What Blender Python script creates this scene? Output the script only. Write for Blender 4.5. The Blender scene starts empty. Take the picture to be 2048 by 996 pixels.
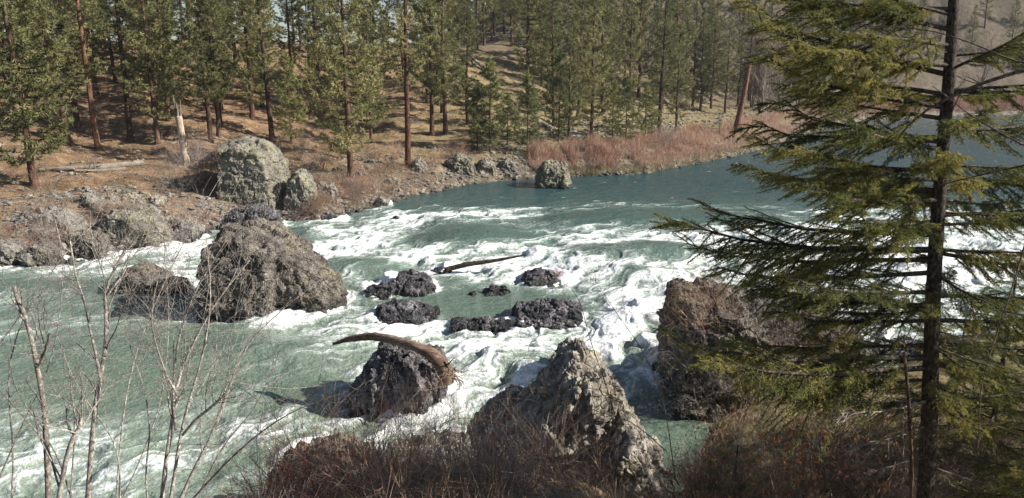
import bpy, math, random
import numpy as np
from mathutils import Vector, Matrix, Euler
R = math.radians
random.seed(7); RNG = np.random.default_rng(11)
S = bpy.context.scene
COL = S.collection
# ---------------------------------------------------------------- camera, sky, sun, exposure
F = 1547.0; PITCH = R(13.5); CAMZ = 10.0
cam_d = bpy.data.cameras.new('camera'); cam = bpy.data.objects.new('camera', cam_d); COL.objects.link(cam)
cam.location = (0, 0, CAMZ); cam.rotation_euler = (math.pi/2 - PITCH, 0, 0)
cam_d.sensor_width = 36; cam_d.lens = 36*F/2048; cam_d.clip_end = 3000; cam_d.clip_start = 0.1
S.camera = cam
SUN_EL = R(33); SUN_AZ = R(97)          # azimuth clockwise from +Y (view direction)
world = bpy.data.worlds.new('World'); S.world = world; world.use_nodes = True
wn = world.node_tree.nodes; wl = world.node_tree.links
bg = wn['Background']; sky = wn.new('ShaderNodeTexSky'); sky.sky_type = 'NISHITA'; sky.sun_disc = False
sky.sun_elevation = SUN_EL; sky.sun_rotation = SUN_AZ; sky.altitude = 500; sky.air_density = 1.0; sky.dust_density = 1.2
wl.new(sky.outputs[0], bg.inputs[0]); bg.inputs[1].default_value = 0.055
sd = bpy.data.lights.new('sun', 'SUN'); sd.energy = 5.0; sd.angle = R(0.5); sd.color = (1.0, 0.93, 0.83)
sun = bpy.data.objects.new('sun', sd); COL.objects.link(sun)
sdir = Vector((math.sin(SUN_AZ)*math.cos(SUN_EL), math.cos(SUN_AZ)*math.cos(SUN_EL), math.sin(SUN_EL)))
sun.rotation_euler = sdir.to_track_quat('Z', 'Y').to_euler(); sun.location = (60, 0, 60)
S.view_settings.view_transform = 'Standard'; S.view_settings.look = 'None'; S.view_settings.gamma = 1
S.view_settings.use_curve_mapping = False; S.view_settings.exposure = 1.08
S.render.engine = 'CYCLES'; S.cycles.max_bounces = 6; S.cycles.diffuse_bounces = 3; S.cycles.transparent_max_bounces = 8
S.cycles.glossy_bounces = 3; S.cycles.transmission_bounces = 4; S.cycles.use_denoising = True

# ---------------------------------------------------------------- reference geometry
cp, sp = math.cos(PITCH), math.sin(PITCH)
def ray(px, py):
    a = (px-1024)/F; b = (498-py)/F
    return np.array([a, cp + b*sp, -sp + b*cp])
def atz(px, py, z=0.0):
    r = ray(px, py); t = (z-CAMZ)/r[2]; return np.array([r[0]*t, r[1]*t, z])
def atY(px, py, Y):
    r = ray(px, py); t = Y/r[1]; return np.array([r[0]*t, Y, CAMZ+r[2]*t])
def topx(X, Y, Z):
    zz = Z-CAMZ; d = Y*cp - zz*sp; u = Y*sp + zz*cp
    d = np.maximum(d, 0.1)
    return 1024+F*X/d, 498-F*u/d

# ---------------------------------------------------------------- numpy noise
def _h(ix, iy, iz, seed):
    n = (ix.astype(np.int64)*374761393 + iy.astype(np.int64)*668265263 + iz.astype(np.int64)*2147483647 + seed*974634777) & 0xffffffff
    n = ((n ^ (n >> 13))*1274126177) & 0xffffffff
    n = ((n ^ (n >> 16))*2246822519) & 0xffffffff
    return (n ^ (n >> 15)) & 0xffffffff
def hf(ix, iy, iz, seed): return _h(ix, iy, iz, seed)/4294967295.0
def noise2(x, y, seed=0):
    ix = np.floor(x); iy = np.floor(y); fx = x-ix; fy = y-iy
    z = np.zeros_like(ix)
    def g(dx, dy):
        a = hf(ix+dx, iy+dy, z, seed)*6.2831853
        return np.cos(a)*(fx-dx)+np.sin(a)*(fy-dy)
    ux = fx*fx*fx*(fx*(fx*6-15)+10); uy = fy*fy*fy*(fy*(fy*6-15)+10)
    a = g(0, 0); b = g(1, 0); c = g(0, 1); d = g(1, 1)
    return ((a+(b-a)*ux)*(1-uy) + (c+(d-c)*ux)*uy)*1.5
def fbm2(x, y, o=4, seed=0, gain=.5, lac=2.03):
    s = 0; a = 1.0; t = 0
    for i in range(o):
        s = s + a*noise2(x, y, seed+i*17); t += a; a *= gain; x = x*lac+13.7; y = y*lac+5.1
    return s/t*1.4
def noise3(p, seed=0):
    i = np.floor(p); f = p-i; u = f*f*(3-2*f); s = 0
    for dx in (0, 1):
        for dy in (0, 1):
            for dz in (0, 1):
                w = (u[:, 0] if dx else 1-u[:, 0])*(u[:, 1] if dy else 1-u[:, 1])*(u[:, 2] if dz else 1-u[:, 2])
                s = s + w*hf(i[:, 0]+dx, i[:, 1]+dy, i[:, 2]+dz, seed)
    return s*2-1
def fbm3(p, o=3, seed=0):
    s = 0; a = 1.0; t = 0
    for k in range(o): s = s+a*noise3(p, seed+k*31); t += a; a *= .5; p = p*2.07+3.3
    return s/t
def facet3(p, seed=0):
    """chiselled cells: per-cell tilted plane height and distance to the crack"""
    i = np.floor(p); n = len(p); f1 = np.full(n, 9.0); f2 = np.full(n, 9.0); h = np.zeros(n)
    for dx in (-1, 0, 1):
        for dy in (-1, 0, 1):
            for dz in (-1, 0, 1):
                cx, cy, cz = i[:, 0]+dx, i[:, 1]+dy, i[:, 2]+dz
                c = np.stack([cx+hf(cx, cy, cz, seed), cy+hf(cx, cy, cz, seed+1), cz+hf(cx, cy, cz, seed+2)], 1)
                d = p-c; r = np.sqrt((d*d).sum(1))
                g = np.stack([hf(cx, cy, cz, seed+k)*2-1 for k in (3, 4, 5)], 1)
                hh = (g*d).sum(1)*1.1 + hf(cx, cy, cz, seed+6)*1.0-.5
                m = r < f1
                f2 = np.where(m, f1, np.minimum(f2, r)); h = np.where(m, hh, h); f1 = np.where(m, r, f1)
    return h, f2-f1
def sstep(a, b, x): t = np.clip((x-a)/(b-a), 0, 1); return t*t*(3-2*t)

# ---------------------------------------------------------------- mesh / object helpers
def mk(name, V, faces, mat=None, parent=None, smooth=True, attrs=None, mat2=None, n2=0):
    me = bpy.data.meshes.new(name); V = np.asarray(V, dtype=np.float32)
    if not isinstance(faces, (list, tuple)): faces = [faces]
    faces = [np.asarray(f, dtype=np.int32) for f in faces if len(f)]
    nl = sum(f.size for f in faces); nf = sum(len(f) for f in faces)
    me.vertices.add(len(V)); me.vertices.foreach_set('co', V.ravel())
    me.loops.add(nl); me.loops.foreach_set('vertex_index', np.concatenate([f.ravel() for f in faces]))
    me.polygons.add(nf)
    tot = np.concatenate([np.full(len(f), f.shape[1], dtype=np.int32) for f in faces])
    st = np.concatenate([[0], np.cumsum(tot)[:-1]]).astype(np.int32)
    me.polygons.foreach_set('loop_start', st)
    me.polygons.foreach_set('use_smooth', np.full(nf, smooth))
    me.update(calc_edges=True); me.validate()
    for k, a in (attrs or {}).items():
        at = me.attributes.new(k, 'FLOAT', 'POINT'); at.data.foreach_set('value', np.asarray(a, dtype=np.float32))
    if mat: me.materials.append(mat)
    if mat2:
        me.materials.append(mat2); mi = np.zeros(len(me.polygons), np.int32); mi[n2:] = 1; me.polygons.foreach_set('material_index', mi)
    o = bpy.data.objects.new(name, me); COL.objects.link(o)
    if parent: o.parent = parent
    return o
def tag(o, label=None, cat=None, group=None, kind=None):
    if label: o['label'] = label
    if cat: o['category'] = cat
    if group: o['group'] = group
    if kind: o['kind'] = kind
    return o
def thing(name, label, cat, loc=(0, 0, 0), rz=0.0, group=None, sc=1.0):
    o = bpy.data.objects.new(name, None); COL.objects.link(o); o.location = loc; o.rotation_euler = (0, 0, rz)
    o.scale = (sc, sc, sc) if np.isscalar(sc) else sc; o.empty_display_size = .3
    return tag(o, label, cat, group)
def copy_tree(o, parent=None):
    c = o.copy(); COL.objects.link(c); c.parent = parent
    for ch in list(o.children): copy_tree(ch, c)
    return c
def grid_faces(nr, nc):
    i = np.arange((nr-1)*(nc-1)); r = i//(nc-1); c = i % (nc-1); a = r*nc+c
    return np.stack([a, a+1, a+nc+1, a+nc], 1)
class Tubes:
    def __init__(s): s.b = {}
    def add(s, pts, rad):
        s.b.setdefault(len(pts), []).append((pts, rad))
    def arrays(s, sides=4, off=0):
        Vs, Fs = [], []
        for K, L in s.b.items():
            P = np.array([l[0] for l in L], dtype=float); Rr = np.array([l[1] for l in L], dtype=float)
            N = len(P); T = np.empty_like(P)
            T[:, 1:-1] = P[:, 2:]-P[:, :-2]; T[:, 0] = P[:, 1]-P[:, 0]; T[:, -1] = P[:, -1]-P[:, -2]
            T /= np.linalg.norm(T, axis=2, keepdims=True)+1e-9
            ref = np.tile(np.array([.31, .22, .05]), (N, 1)); ax = P[:, -1]-P[:, 0]; ax /= np.linalg.norm(ax, axis=1, keepdims=True)+1e-9
            ref = np.where(np.abs(ax[:, 2:3]) > .6, np.array([1., .1, 0]), np.array([0.05, 0, 1.]))[:, None, :]
            A = np.cross(T, ref); A /= np.linalg.norm(A, axis=2, keepdims=True)+1e-9
            B = np.cross(T, A)
            ang = np.arange(sides)*2*math.pi/sides
            V = P[:, :, None, :] + Rr[:, :, None, None]*(A[:, :, None, :]*np.cos(ang)[None, None, :, None]+B[:, :, None, :]*np.sin(ang)[None, None, :, None])
            base = off+(np.arange(N)*K*sides)[:, None, None]
            k = np.arange(K-1)[None, :, None]*sides; j = np.arange(sides)[None, None, :]; j2 = (j+1) % sides
            q = np.stack([base+k+j, base+k+j2, base+k+sides+j2, base+k+sides+j], -1).reshape(-1, 4)
            Vs.append(V.reshape(-1, 3)); Fs.append(q); off += N*K*sides
        return np.concatenate(Vs), np.concatenate(Fs), off
def blades(C, D, L, Wd, seed=0):
    """one thin triangle per entry: base C, direction D*L, width Wd"""
    n = len(C); rg = np.random.default_rng(seed)
    s = np.cross(D, rg.normal(size=(n, 3))); s /= np.linalg.norm(s, axis=1, keepdims=True)+1e-9
    L = np.broadcast_to(L, (n,))[:, None]; Wd = np.broadcast_to(Wd, (n,))[:, None]
    V = np.stack([C-s*Wd*.5, C+s*Wd*.5, C+D*L], 1).reshape(-1, 3)
    return V, np.arange(n*3).reshape(-1, 3)
def unit(v): v = np.asarray(v, dtype=float); return v/(np.linalg.norm(v)+1e-9)
def cat_mesh(parts):
    Vs, Fs, off = [], [], 0
    for V, Fc in parts:
        Vs.append(V); Fs.append(Fc+off); off += len(V)
    return np.concatenate(Vs), Fs

# ---------------------------------------------------------------- materials
class M:
    def __init__(s, name, rough=.9, spec=.3):
        s.m = bpy.data.materials.new(name); s.m.use_nodes = True; s.t = s.m.node_tree; s.n = s.t.nodes
        s.b = s.n['Principled BSDF']; s.b.inputs['Roughness'].default_value = rough; s.b.inputs['Specular IOR Level'].default_value = spec
        s.geo = s.n.new('ShaderNodeNewGeometry')
    def link(s, a, b): s.t.links.new(a, b)
    def coord(s, kind='pos', scale=(1, 1, 1)):
        mp = s.n.new('ShaderNodeMapping'); mp.inputs['Scale'].default_value = scale
        if kind == 'pos': s.link(s.geo.outputs['Position'], mp.inputs[0])
        else:
            tc = s.n.new('ShaderNodeTexCoord'); s.link(tc.outputs['Object'], mp.inputs[0])
        return mp.outputs[0]
    def noise(s, scale, detail=4, rough=.55, co=None, dist=0):
        t = s.n.new('ShaderNodeTexNoise'); t.inputs['Scale'].default_value = scale; t.inputs['Detail'].default_value = detail
        t.inputs['Roughness'].default_value = rough; t.inputs['Distortion'].default_value = dist
        s.link(co if co is not None else s.geo.outputs['Position'], t.inputs['Vector']); return t.outputs['Fac']
    def voro(s, scale, co=None, feat='F1', out='Distance'):
        t = s.n.new('ShaderNodeTexVoronoi'); t.feature = feat; t.inputs['Scale'].default_value = scale
        s.link(co if co is not None else s.geo.outputs['Position'], t.inputs['Vector']); return t.outputs[out]
    def mr(s, v, a, b, c=0, d=1):
        t = s.n.new('ShaderNodeMapRange'); s.link(v, t.inputs[0])
        for i, x in enumerate((a, b, c, d)): t.inputs[i+1].default_value = x
        return t.outputs[0]
    def math(s, op, a, b=0.0):
        t = s.n.new('ShaderNodeMath'); t.operation = op
        for i, x in enumerate((a, b)):
            if isinstance(x, (int, float)): t.inputs[i].default_value = x
            else: s.link(x, t.inputs[i])
        return t.outputs[0]
    def mix(s, f, a, b):
        t = s.n.new('ShaderNodeMix'); t.data_type = 'RGBA'
        for i, x in ((0, f), (6, a), (7, b)):
            if isinstance(x, (int, float)): t.inputs[i].default_value = x
            elif isinstance(x, tuple): t.inputs[i].default_value = (*x, 1)
            else: s.link(x, t.inputs[i])
        return t.outputs[2]
    def ramp(s, v, stops):
        t = s.n.new('ShaderNodeValToRGB'); e = t.color_ramp.elements
        while len(e) < len(stops): e.new(.5)
        for el, (p, c) in zip(e, stops): el.position = p; el.color = (*c, 1)
        s.link(v, t.inputs[0]); return t.outputs[0]
    def attr(s, name):
        t = s.n.new('ShaderNodeAttribute'); t.attribute_name = name; return t.outputs['Fac']
    def z(s):
        t = s.n.new('ShaderNodeSeparateXYZ'); s.link(s.geo.outputs['Position'], t.inputs[0]); return t.outputs[2]
    def nz(s):
        t = s.n.new('ShaderNodeSeparateXYZ'); s.link(s.geo.outputs['True Normal'], t.inputs[0]); return t.outputs[2]
    def rnd(s): return s.n.new('ShaderNodeObjectInfo').outputs['Random']
    def color(s, c):
        if isinstance(c, tuple): s.b.inputs['Base Color'].default_value = (*c, 1)
        else: s.link(c, s.b.inputs['Base Color'])
    def rough(s, r): s.link(r, s.b.inputs['Roughness'])
    def bump(s, h, dist=.05, strength=1.0):
        t = s.n.new('ShaderNodeBump'); t.inputs['Distance'].default_value = dist; t.inputs['Strength'].default_value = strength
        s.link(h, t.inputs['Height']); s.link(t.outputs[0], s.b.inputs['Normal'])
    def translucent(s, fac, col):
        tr = s.n.new('ShaderNodeBsdfTranslucent'); mx = s.n.new('ShaderNodeMixShader'); mx.inputs[0].default_value = fac
        if isinstance(col, tuple): tr.inputs[0].default_value = (*col, 1)
        else: s.link(col, tr.inputs[0])
        s.link(s.b.outputs[0], mx.inputs[1]); s.link(tr.outputs[0], mx.inputs[2])
        s.link(mx.outputs[0], s.n['Material Output'].inputs[0])

def rock_mat(name, dark, mid, light, lichen=None, lichen_amt=.5, wet=.3, moss=0, bump=.05, fine=9):
    m = M(name, .85, .3)
    n1 = m.noise(1.6, 6, .62); n2 = m.noise(fine, 5, .65)
    f = m.math('ADD', m.math('MULTIPLY', n1, .55), m.math('MULTIPLY', n2, .45))
    c = m.ramp(f, [(.36, dark), (.5, mid), (.62, light)])
    if lichen:
        ln = m.noise(fine*1.6, 5, .7); ln2 = m.noise(.9, 3)
        lf = m.math('ADD', ln, m.math('MULTIPLY', m.math('SUBTRACT', ln2, .5), .7))
        c = m.mix(m.mr(lf, .62-.25*lichen_amt, .7-.25*lichen_amt, 0, .85), c, lichen)
    if moss:
        mn = m.noise(1.1, 4, .6); c = m.mix(m.mr(mn, .62-.3*moss, .7-.3*moss, 0, .9), c, (.11, .10, .022))
    zz = m.math('ADD', m.z(), m.math('MULTIPLY', m.math('SUBTRACT', n1, .5), .9))
    w = m.mr(zz, wet*.6, wet+.15, 1, 0)
    c = m.mix(m.math('MULTIPLY', w, .78), c, (.012, .012, .013)); m.color(c); m.rough(m.mr(w, 0, 1, .88, .32))
    v = m.voro(fine*.8, feat='DISTANCE_TO_EDGE')
    h = m.math('ADD', m.math('MULTIPLY', m.mr(v, 0, .12, 0, 1), .5), m.math('MULTIPLY', n2, 1.1))
    m.bump(h, bump)
    return m.m
def bark_mat(name, a, b, c, scale=9, stretch=.25, b_dist=.03):
    m = M(name, .9, .2); co = m.coord('obj', (1, 1, stretch))
    n = m.noise(scale, 5, .65, co); v = m.voro(scale*1.4, co, 'DISTANCE_TO_EDGE')
    k = m.ramp(m.math('ADD', n, m.math('MULTIPLY', m.math('SUBTRACT', m.rnd(), .5), .12)), [(.35, a), (.5, b), (.66, c)])
    m.color(m.mix(m.mr(v, 0, .08, .6, 0), k, a)); m.bump(m.math('ADD', n, m.mr(v, 0, .1, 0, .8)), b_dist)
    return m.m
def leaf_mat(name, stops, scale=1.3, tr=.3, trc=None, rough=.6):
    m = M(name, rough, .35)
    n = m.noise(scale, 3); r = m.rnd()
    f = m.math('ADD', n, m.math('MULTIPLY', m.math('SUBTRACT', r, .5), .22)); c = m.ramp(f, stops); m.color(c)
    if tr: m.translucent(tr, c)
    return m.m
MAT = {}
MAT['lichen_rock'] = rock_mat('lichen_basalt', (.045, .042, .038), (.15, .14, .12), (.28, .265, .215), (.25, .24, .16), .4, .1, .08, .06, 7)
MAT['brown_rock'] = rock_mat('brown_basalt', (.035, .032, .03), (.115, .10, .088), (.225, .2, .172), (.23, .21, .13), .2, .3, 0, .07, 7)
MAT['wet_rock'] = rock_mat('river_basalt', (.016, .016, .018), (.06, .058, .064), (.26, .25, .26), None, 0, .22, 0, .05, 9)
MAT['grey_rock'] = rock_mat('grey_stone', (.07, .065, .06), (.17, .16, .145), (.3, .285, .26), (.26, .26, .18), .25, .15, 0, .04, 9)
MAT['pale_rock'] = rock_mat('pale_stone', (.08, .074, .066), (.2, .18, .155), (.37, .345, .31), (.3, .28, .18), .3, .2, 0, .05, 6)
MAT['pine_bark'] = bark_mat('ponderosa_bark', (.03, .018, .014), (.09, .05, .036), (.19, .115, .08))
MAT['dark_bark'] = bark_mat('dark_pine_bark', (.02, .014, .011), (.06, .04, .03), (.13, .09, .065))
MAT['red_bark'] = bark_mat('red_pine_bark', (.045, .022, .015), (.13, .062, .04), (.27, .145, .095))
MAT['fir_bark'] = bark_mat('fir_bark', (.02, .016, .013), (.065, .052, .042), (.17, .15, .12), 26, .5, .012)
MAT['pale_wood'] = bark_mat('bleached_wood', (.2, .14, .09), (.42, .33, .24), (.6, .52, .42), 7, .12, .02)
MAT['grey_wood'] = bark_mat('weathered_log', (.06, .05, .042), (.22, .19, .16), (.4, .36, .31), 9, .5, .02)
def wood_mat(name, a, b, c, co_s, bd=.02):
    m = M(name, .85, .2); co = m.coord('obj', co_s); n = m.noise(5, 6, .7, co); n2 = m.noise(1.3, 3); m.color(m.ramp(m.math('ADD', m.math('MULTIPLY', n, .7), m.math('MULTIPLY', n2, .3)), [(.34, a), (.5, b), (.66, c)])); m.bump(n, bd); return m.m
MAT['drift_wood'] = wood_mat('driftwood', (.035, .022, .016), (.15, .098, .07), (.34, .27, .21), (.6, 3, 5), .05)
MAT['grey_wood'] = wood_mat('weathered_log', (.05, .042, .035), (.17, .145, .12), (.33, .29, .25), (.5, 4, 4), .04)
MAT['pine_needles'] = leaf_mat('pine_needles', [(.3, (.085, .096, .035)), (.5, (.18, .185, .072)), (.68, (.31, .285, .125))], .9, .3)
MAT['young_needles'] = leaf_mat('young_pine_needles', [(.3, (.07, .09, .03)), (.5, (.155, .175, .06)), (.68, (.25, .25, .09))], .9, .3)
MAT['fir_needles'] = leaf_mat('fir_needles', [(.3, (.055, .075, .02)), (.5, (.155, .165, .038)), (.68, (.34, .3, .075))], 2.2, .35)
MAT['grey_twig'] = bark_mat('grey_twigs', (.08, .065, .055), (.22, .18, .155), (.38, .33, .3), 12, 1, .004)
MAT['pale_twig'] = bark_mat('pale_stems', (.09, .078, .07), (.27, .24, .21), (.5, .47, .43), 30, .5, .004)
MAT['dark_twig'] = bark_mat('dark_stems', (.03, .022, .018), (.10, .075, .06), (.24, .19, .155), 30, .5, .004)
MAT['red_twig'] = bark_mat('red_stems', (.10, .025, .02), (.25, .06, .05), (.42, .17, .12), 20, 1, .003)
MAT['brown_twig'] = bark_mat('brown_twigs', (.12, .065, .045), (.32, .21, .14), (.56, .43, .31), 8, 1, .003)
MAT['straw'] = bark_mat('straw_stems', (.2, .15, .09), (.42, .33, .2), (.62, .52, .36), 8, 1, .003)
MAT['willow'] = bark_mat('willow_stems', (.18, .07, .05), (.34, .18, .135), (.5, .37, .29), .5, 1, .003)
MAT['dry_leaf'] = leaf_mat('dry_leaves', [(.3, (.22, .06, .02)), (.5, (.42, .14, .05)), (.7, (.6, .28, .12))], 5, .4)
MAT['dry_grass'] = leaf_mat('dry_grass', [(.3, (.16, .12, .06)), (.5, (.3, .24, .13)), (.7, (.42, .35, .2))], .7, .2)

# ---------------------------------------------------------------- terrain
shore_px = [(-900, 640), (-300, 575), (0, 533), (60, 530), (130, 522), (200, 506), (270, 500), (330, 488), (380, 480), (425, 462), (480, 452),
            (560, 444), (640, 444), (700, 425), (760, 412), (800, 400), (850, 388), (900, 378), (950, 368), (1000, 362), (1070, 358),
            (1150, 352), (1230, 350), (1300, 346), (1350, 336), (1400, 326), (1460, 314), (1510, 302), (1560, 286), (1610, 270), (1660, 256),
            (1720, 245), (1800, 238), (1900, 233), (2048, 230), (2300, 227), (3200, 222)]
FS = np.array([atz(*p)[:2] for p in shore_px])
near_px = [(-1200, 1330), (-300, 1230), (150, 1150), (420, 1080), (560, 1010), (640, 950), (800, 935), (1000, 950), (1200, 985), (1330, 1010), (1385, 960),
           (1400, 890), (1440, 835), (1560, 800), (1700, 765), (1850, 705), (2048, 650), (2400, 570), (3400, 470)]
NS = np.array([atz(*p)[:2] for p in near_px])
def sdist(X, Y, P):
    """distance to polyline"""
    d = np.full(X.shape, 1e9)
    for a, b in zip(P[:-1], P[1:]):
        v = b-a; t = np.clip(((X-a[0])*v[0]+(Y-a[1])*v[1])/(v@v), 0, 1)
        d = np.minimum(d, np.hypot(X-a[0]-t*v[0], Y-a[1]-t*v[1]))
    return d
def inside(X, Y, poly):
    r = np.zeros(X.shape, bool)
    for a, b in zip(poly, np.roll(poly, -1, 0)):
        c = ((a[1] > Y) != (b[1] > Y)) & (X < (b[0]-a[0])*(Y-a[1])/((b[1]-a[1]) if abs(b[1]-a[1]) > 1e-9 else 1e-9)+a[0])
        r ^= c
    return r
FPOLY = np.vstack([FS, [[3000, FS[-1][1]], [3000, 3000], [-3000, 3000], [-3000, FS[0][1]]]])
NPOLY = np.vstack([NS, [[3000, NS[-1][1]], [3000, -500], [-3000, -500], [-3000, NS[0][1]]]])
def height(X, Y):
    X = np.asarray(X, float); Y = np.asarray(Y, float); sh = X.shape; X = X.ravel(); Y = Y.ravel()
    wob = fbm2(X*.5, Y*.5, 3, 5)*.5
    sf = sdist(X, Y, FS)*np.where(inside(X, Y, FPOLY), 1, -1)+wob
    sn = sdist(X, Y, NS)*np.where(inside(X, Y, NPOLY), 1, -1)+wob*.5
    az = X/np.maximum(Y, 1)
    zf = np.interp(sf, [0, .6, 3, 7, 15, 24, 38, 52, 58, 90, 200], [0, .5, 1.5, 2.2, 3.0, 4.8, 8.6, 12.0, 12.5, 12.7, 12.5])
    steep = sstep(.05, .3, az); zf = zf*(1+.12*steep*sstep(6, 25, sf))
    dist = np.hypot(X, Y)
    zf = zf + sstep(95, 330, dist)*62*sstep(-.16, .2, az)*sstep(15, 80, sf)
    zf = zf + fbm2(X*.06, Y*.06, 3, 9)*1.3*sstep(4, 20, sf) + fbm2(X*.45, Y*.45, 3, 21)*.28*sstep(.5, 5, sf)
    rgt = sstep(2, 9, X)
    zn = np.interp(sn, [0, 1, 4, 9, 14, 20, 60], [0, .7, 2.3, 4.1, 7.2, 8.4, 9.5])*(1-rgt) + np.interp(sn, [0, 1, 4, 9, 13, 20, 26, 60], [0, .5, 1.1, 2.3, 3.6, 6.8, 8.3, 9.5])*rgt
    zn = zn + fbm2(X*.8, Y*.8, 3, 33)*.25*sstep(0, 2, sn)
    bed = np.maximum(-1.6, np.maximum(sf, sn)*.5)
    z = np.where(sf > 0, zf, np.where(sn > 0, zn, bed))
    return z.reshape(sh)
def hz(x, y): return float(height(np.array([x]), np.array([y]))[0])
def ground(px, py, t0=18, t1=700):
    r = ray(px, py); t = np.geomspace(t0, t1, 900); X = r[0]*t; Y = r[1]*t; Z = CAMZ+r[2]*t
    H = np.maximum(height(X, Y), 0); k = np.argmax(Z < H)
    if not (Z < H).any(): return None
    return np.array([X[k], Y[k], H[k]])
nr, nc = 620, 640
Yr = np.geomspace(8, 900, nr)-14; u = np.linspace(-1, 1, nc); u = np.sign(u)*np.abs(u)**1.15
GY, GU = np.meshgrid(Yr, u, indexing='ij'); GX = GU*(GY+16)*1.25
GZ = height(GX, GY)
gm = M('bank_ground', .95, .15)
zc = gm.z(); n0 = gm.noise(.12, 4, .6); n1 = gm.noise(.9, 6, .65); n2 = gm.noise(7, 5, .7); n3 = gm.noise(26, 3, .7)
f = gm.math('ADD', gm.math('MULTIPLY', n1, .5), gm.math('MULTIPLY', n2, .5))
litter = gm.ramp(f, [(.36, (.075, .048, .03)), (.5, (.205, .132, .078)), (.64, (.35, .25, .16))])
grass = gm.ramp(f, [(.36, (.075, .06, .03)), (.5, (.2, .165, .085)), (.64, (.33, .27, .15))])
sepx = gm.n.new('ShaderNodeSeparateXYZ'); gm.link(gm.geo.outputs['Position'], sepx.inputs[0])
east = gm.mr(gm.math('ADD', sepx.outputs[0], gm.math('MULTIPLY', gm.math('SUBTRACT', n0, .5), 30)), -20, 4)
c = gm.mix(east, litter, grass)
c = gm.mix(gm.mr(sepx.outputs[1], 105, 150, 0, .85), c, gm.ramp(f, [(.36, (.035, .03, .025)), (.5, (.085, .068, .055)), (.64, (.14, .115, .095))]))
peb = gm.voro(4.6, out='Color'); pebd = gm.voro(4.6, feat='DISTANCE_TO_EDGE')
sp_ = gm.n.new('ShaderNodeSeparateXYZ'); gm.link(peb, sp_.inputs[0])
pebc = gm.ramp(sp_.outputs[0], [(0, (.09, .075, .06)), (.5, (.2, .175, .15)), (1, (.36, .33, .29))])
pebc = gm.mix(gm.mr(pebd, 0, .06, 1, 0), pebc, (.05, .035, .025))
gz_ = gm.math('ADD', zc, gm.math('MULTIPLY', gm.math('SUBTRACT', n1, .5), 2.5))
pm = gm.math('MULTIPLY', gm.math('MULTIPLY', gm.mr(gz_, .9, 1.9, 1, 0), gm.mr(n2, .35, .5, .3, .8)), gm.mr(sepx.outputs[1], 24, 32))
c = gm.mix(pm, c, pebc)
c = gm.mix(gm.mr(gz_, -.1, .35, .85, 0), c, (.03, .024, .018))
gm.color(c); gm.bump(gm.math('ADD', gm.math('ADD', gm.math('MULTIPLY', n2, .8), gm.math('MULTIPLY', n3, .35)), gm.math('MULTIPLY', gm.mr(pebd, 0, .1, 0, .4), pm)), .12)
ter = mk('ground', np.stack([GX, GY, GZ], -1).reshape(-1, 3), grid_faces(nr, nc), gm.m); tag(ter, kind='structure')

# ---------------------------------------------------------------- air
hzv = [(-1160, -60, -6), (1160, -60, -6), (1160, 920, -6), (-1160, 920, -6), (-1160, -60, 110), (1160, -60, 110), (1160, 920, 110), (-1160, 920, 110)]
hm = bpy.data.materials.new('air'); hm.use_nodes = True; hn = hm.node_tree.nodes; hn.remove(hn['Principled BSDF']); pv = hn.new('ShaderNodeVolumePrincipled')
pv.inputs['Density'].default_value = .00018; pv.inputs['Color'].default_value = (.82, .88, 1, 1); pv.inputs['Anisotropy'].default_value = .2; hm.node_tree.links.new(pv.outputs[0], hn['Material Output'].inputs['Volume'])
HAZE = True
if HAZE: tag(mk('haze', hzv, [np.array([[3, 2, 1, 0], [4, 5, 6, 7], [0, 1, 5, 4], [1, 2, 6, 5], [2, 3, 7, 6], [3, 0, 4, 7]])], hm, smooth=False), kind='stuff')

# ---------------------------------------------------------------- rocks
def hull_obj(pts):
    import bmesh
    bm = bmesh.new()
    for p in pts: bm.verts.new(p)
    bmesh.ops.convex_hull(bm, input=bm.verts); 
    me = bpy.data.meshes.new('tmp'); bm.to_mesh(me); bm.free()
    return me
def rock_mesh(hulls, vox, cell=.5, amp=.12, seed=0, rough=.35, sink=None, stretch=(1, 1, 1), crack=.5, fine=.42):
    import bmesh
    bm = bmesh.new()
    for pts in hulls:
        me = hull_obj([tuple(p) for p in pts]); bm.from_mesh(me); bpy.data.meshes.remove(me)
    for v in [v for v in bm.verts if not v.link_faces]: bm.verts.remove(v)
    me = bpy.data.meshes.new('tmp'); bm.to_mesh(me); bm.free()
    ob = bpy.data.objects.new('tmp', me); COL.objects.link(ob)
    rm = ob.modifiers.new('r', 'REMESH'); rm.mode = 'VOXEL'; rm.voxel_size = vox
    sm = ob.modifiers.new('s', 'SMOOTH'); sm.factor = .5; sm.iterations = 2
    dg = bpy.context.evaluated_depsgraph_get(); ev = ob.evaluated_get(dg)
    em = bpy.data.meshes.new_from_object(ev); n = len(em.vertices)
    V = np.empty(n*3, np.float32); em.vertices.foreach_get('co', V); V = V.reshape(-1, 3).astype(float)
    N = np.empty(n*3, np.float32); em.vertices.foreach_get('normal', N); N = N.reshape(-1, 3).astype(float)
    st = np.array(stretch)
    W = V + .35*cell*np.stack([fbm3(V/cell*.9, 2, seed+70+k) for k in range(3)], 1)
    h1, e1 = facet3(W/cell*st, seed); h2, e2 = facet3(W/(cell*.37)*st, seed+9)
    h0, e0 = facet3(W/(cell*2.6)*st+7, seed+40)
    d = amp*.95*h0 - amp*.5*np.exp(-e0/.05) + amp*(h1 - crack*np.exp(-e1/.06)) + amp*fine*(h2 - crack*np.exp(-e2/.08)) + amp*rough*2*fbm3(V/cell*.5, 3, seed+3)*1.2
    V = V+N*d[:, None]
    em.vertices.foreach_set('co', V.astype(np.float32).ravel())
    em.polygons.foreach_set('use_smooth', np.zeros(len(em.polygons), bool)); em.update()
    bpy.data.objects.remove(ob); bpy.data.meshes.remove(me)
    return em
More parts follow.
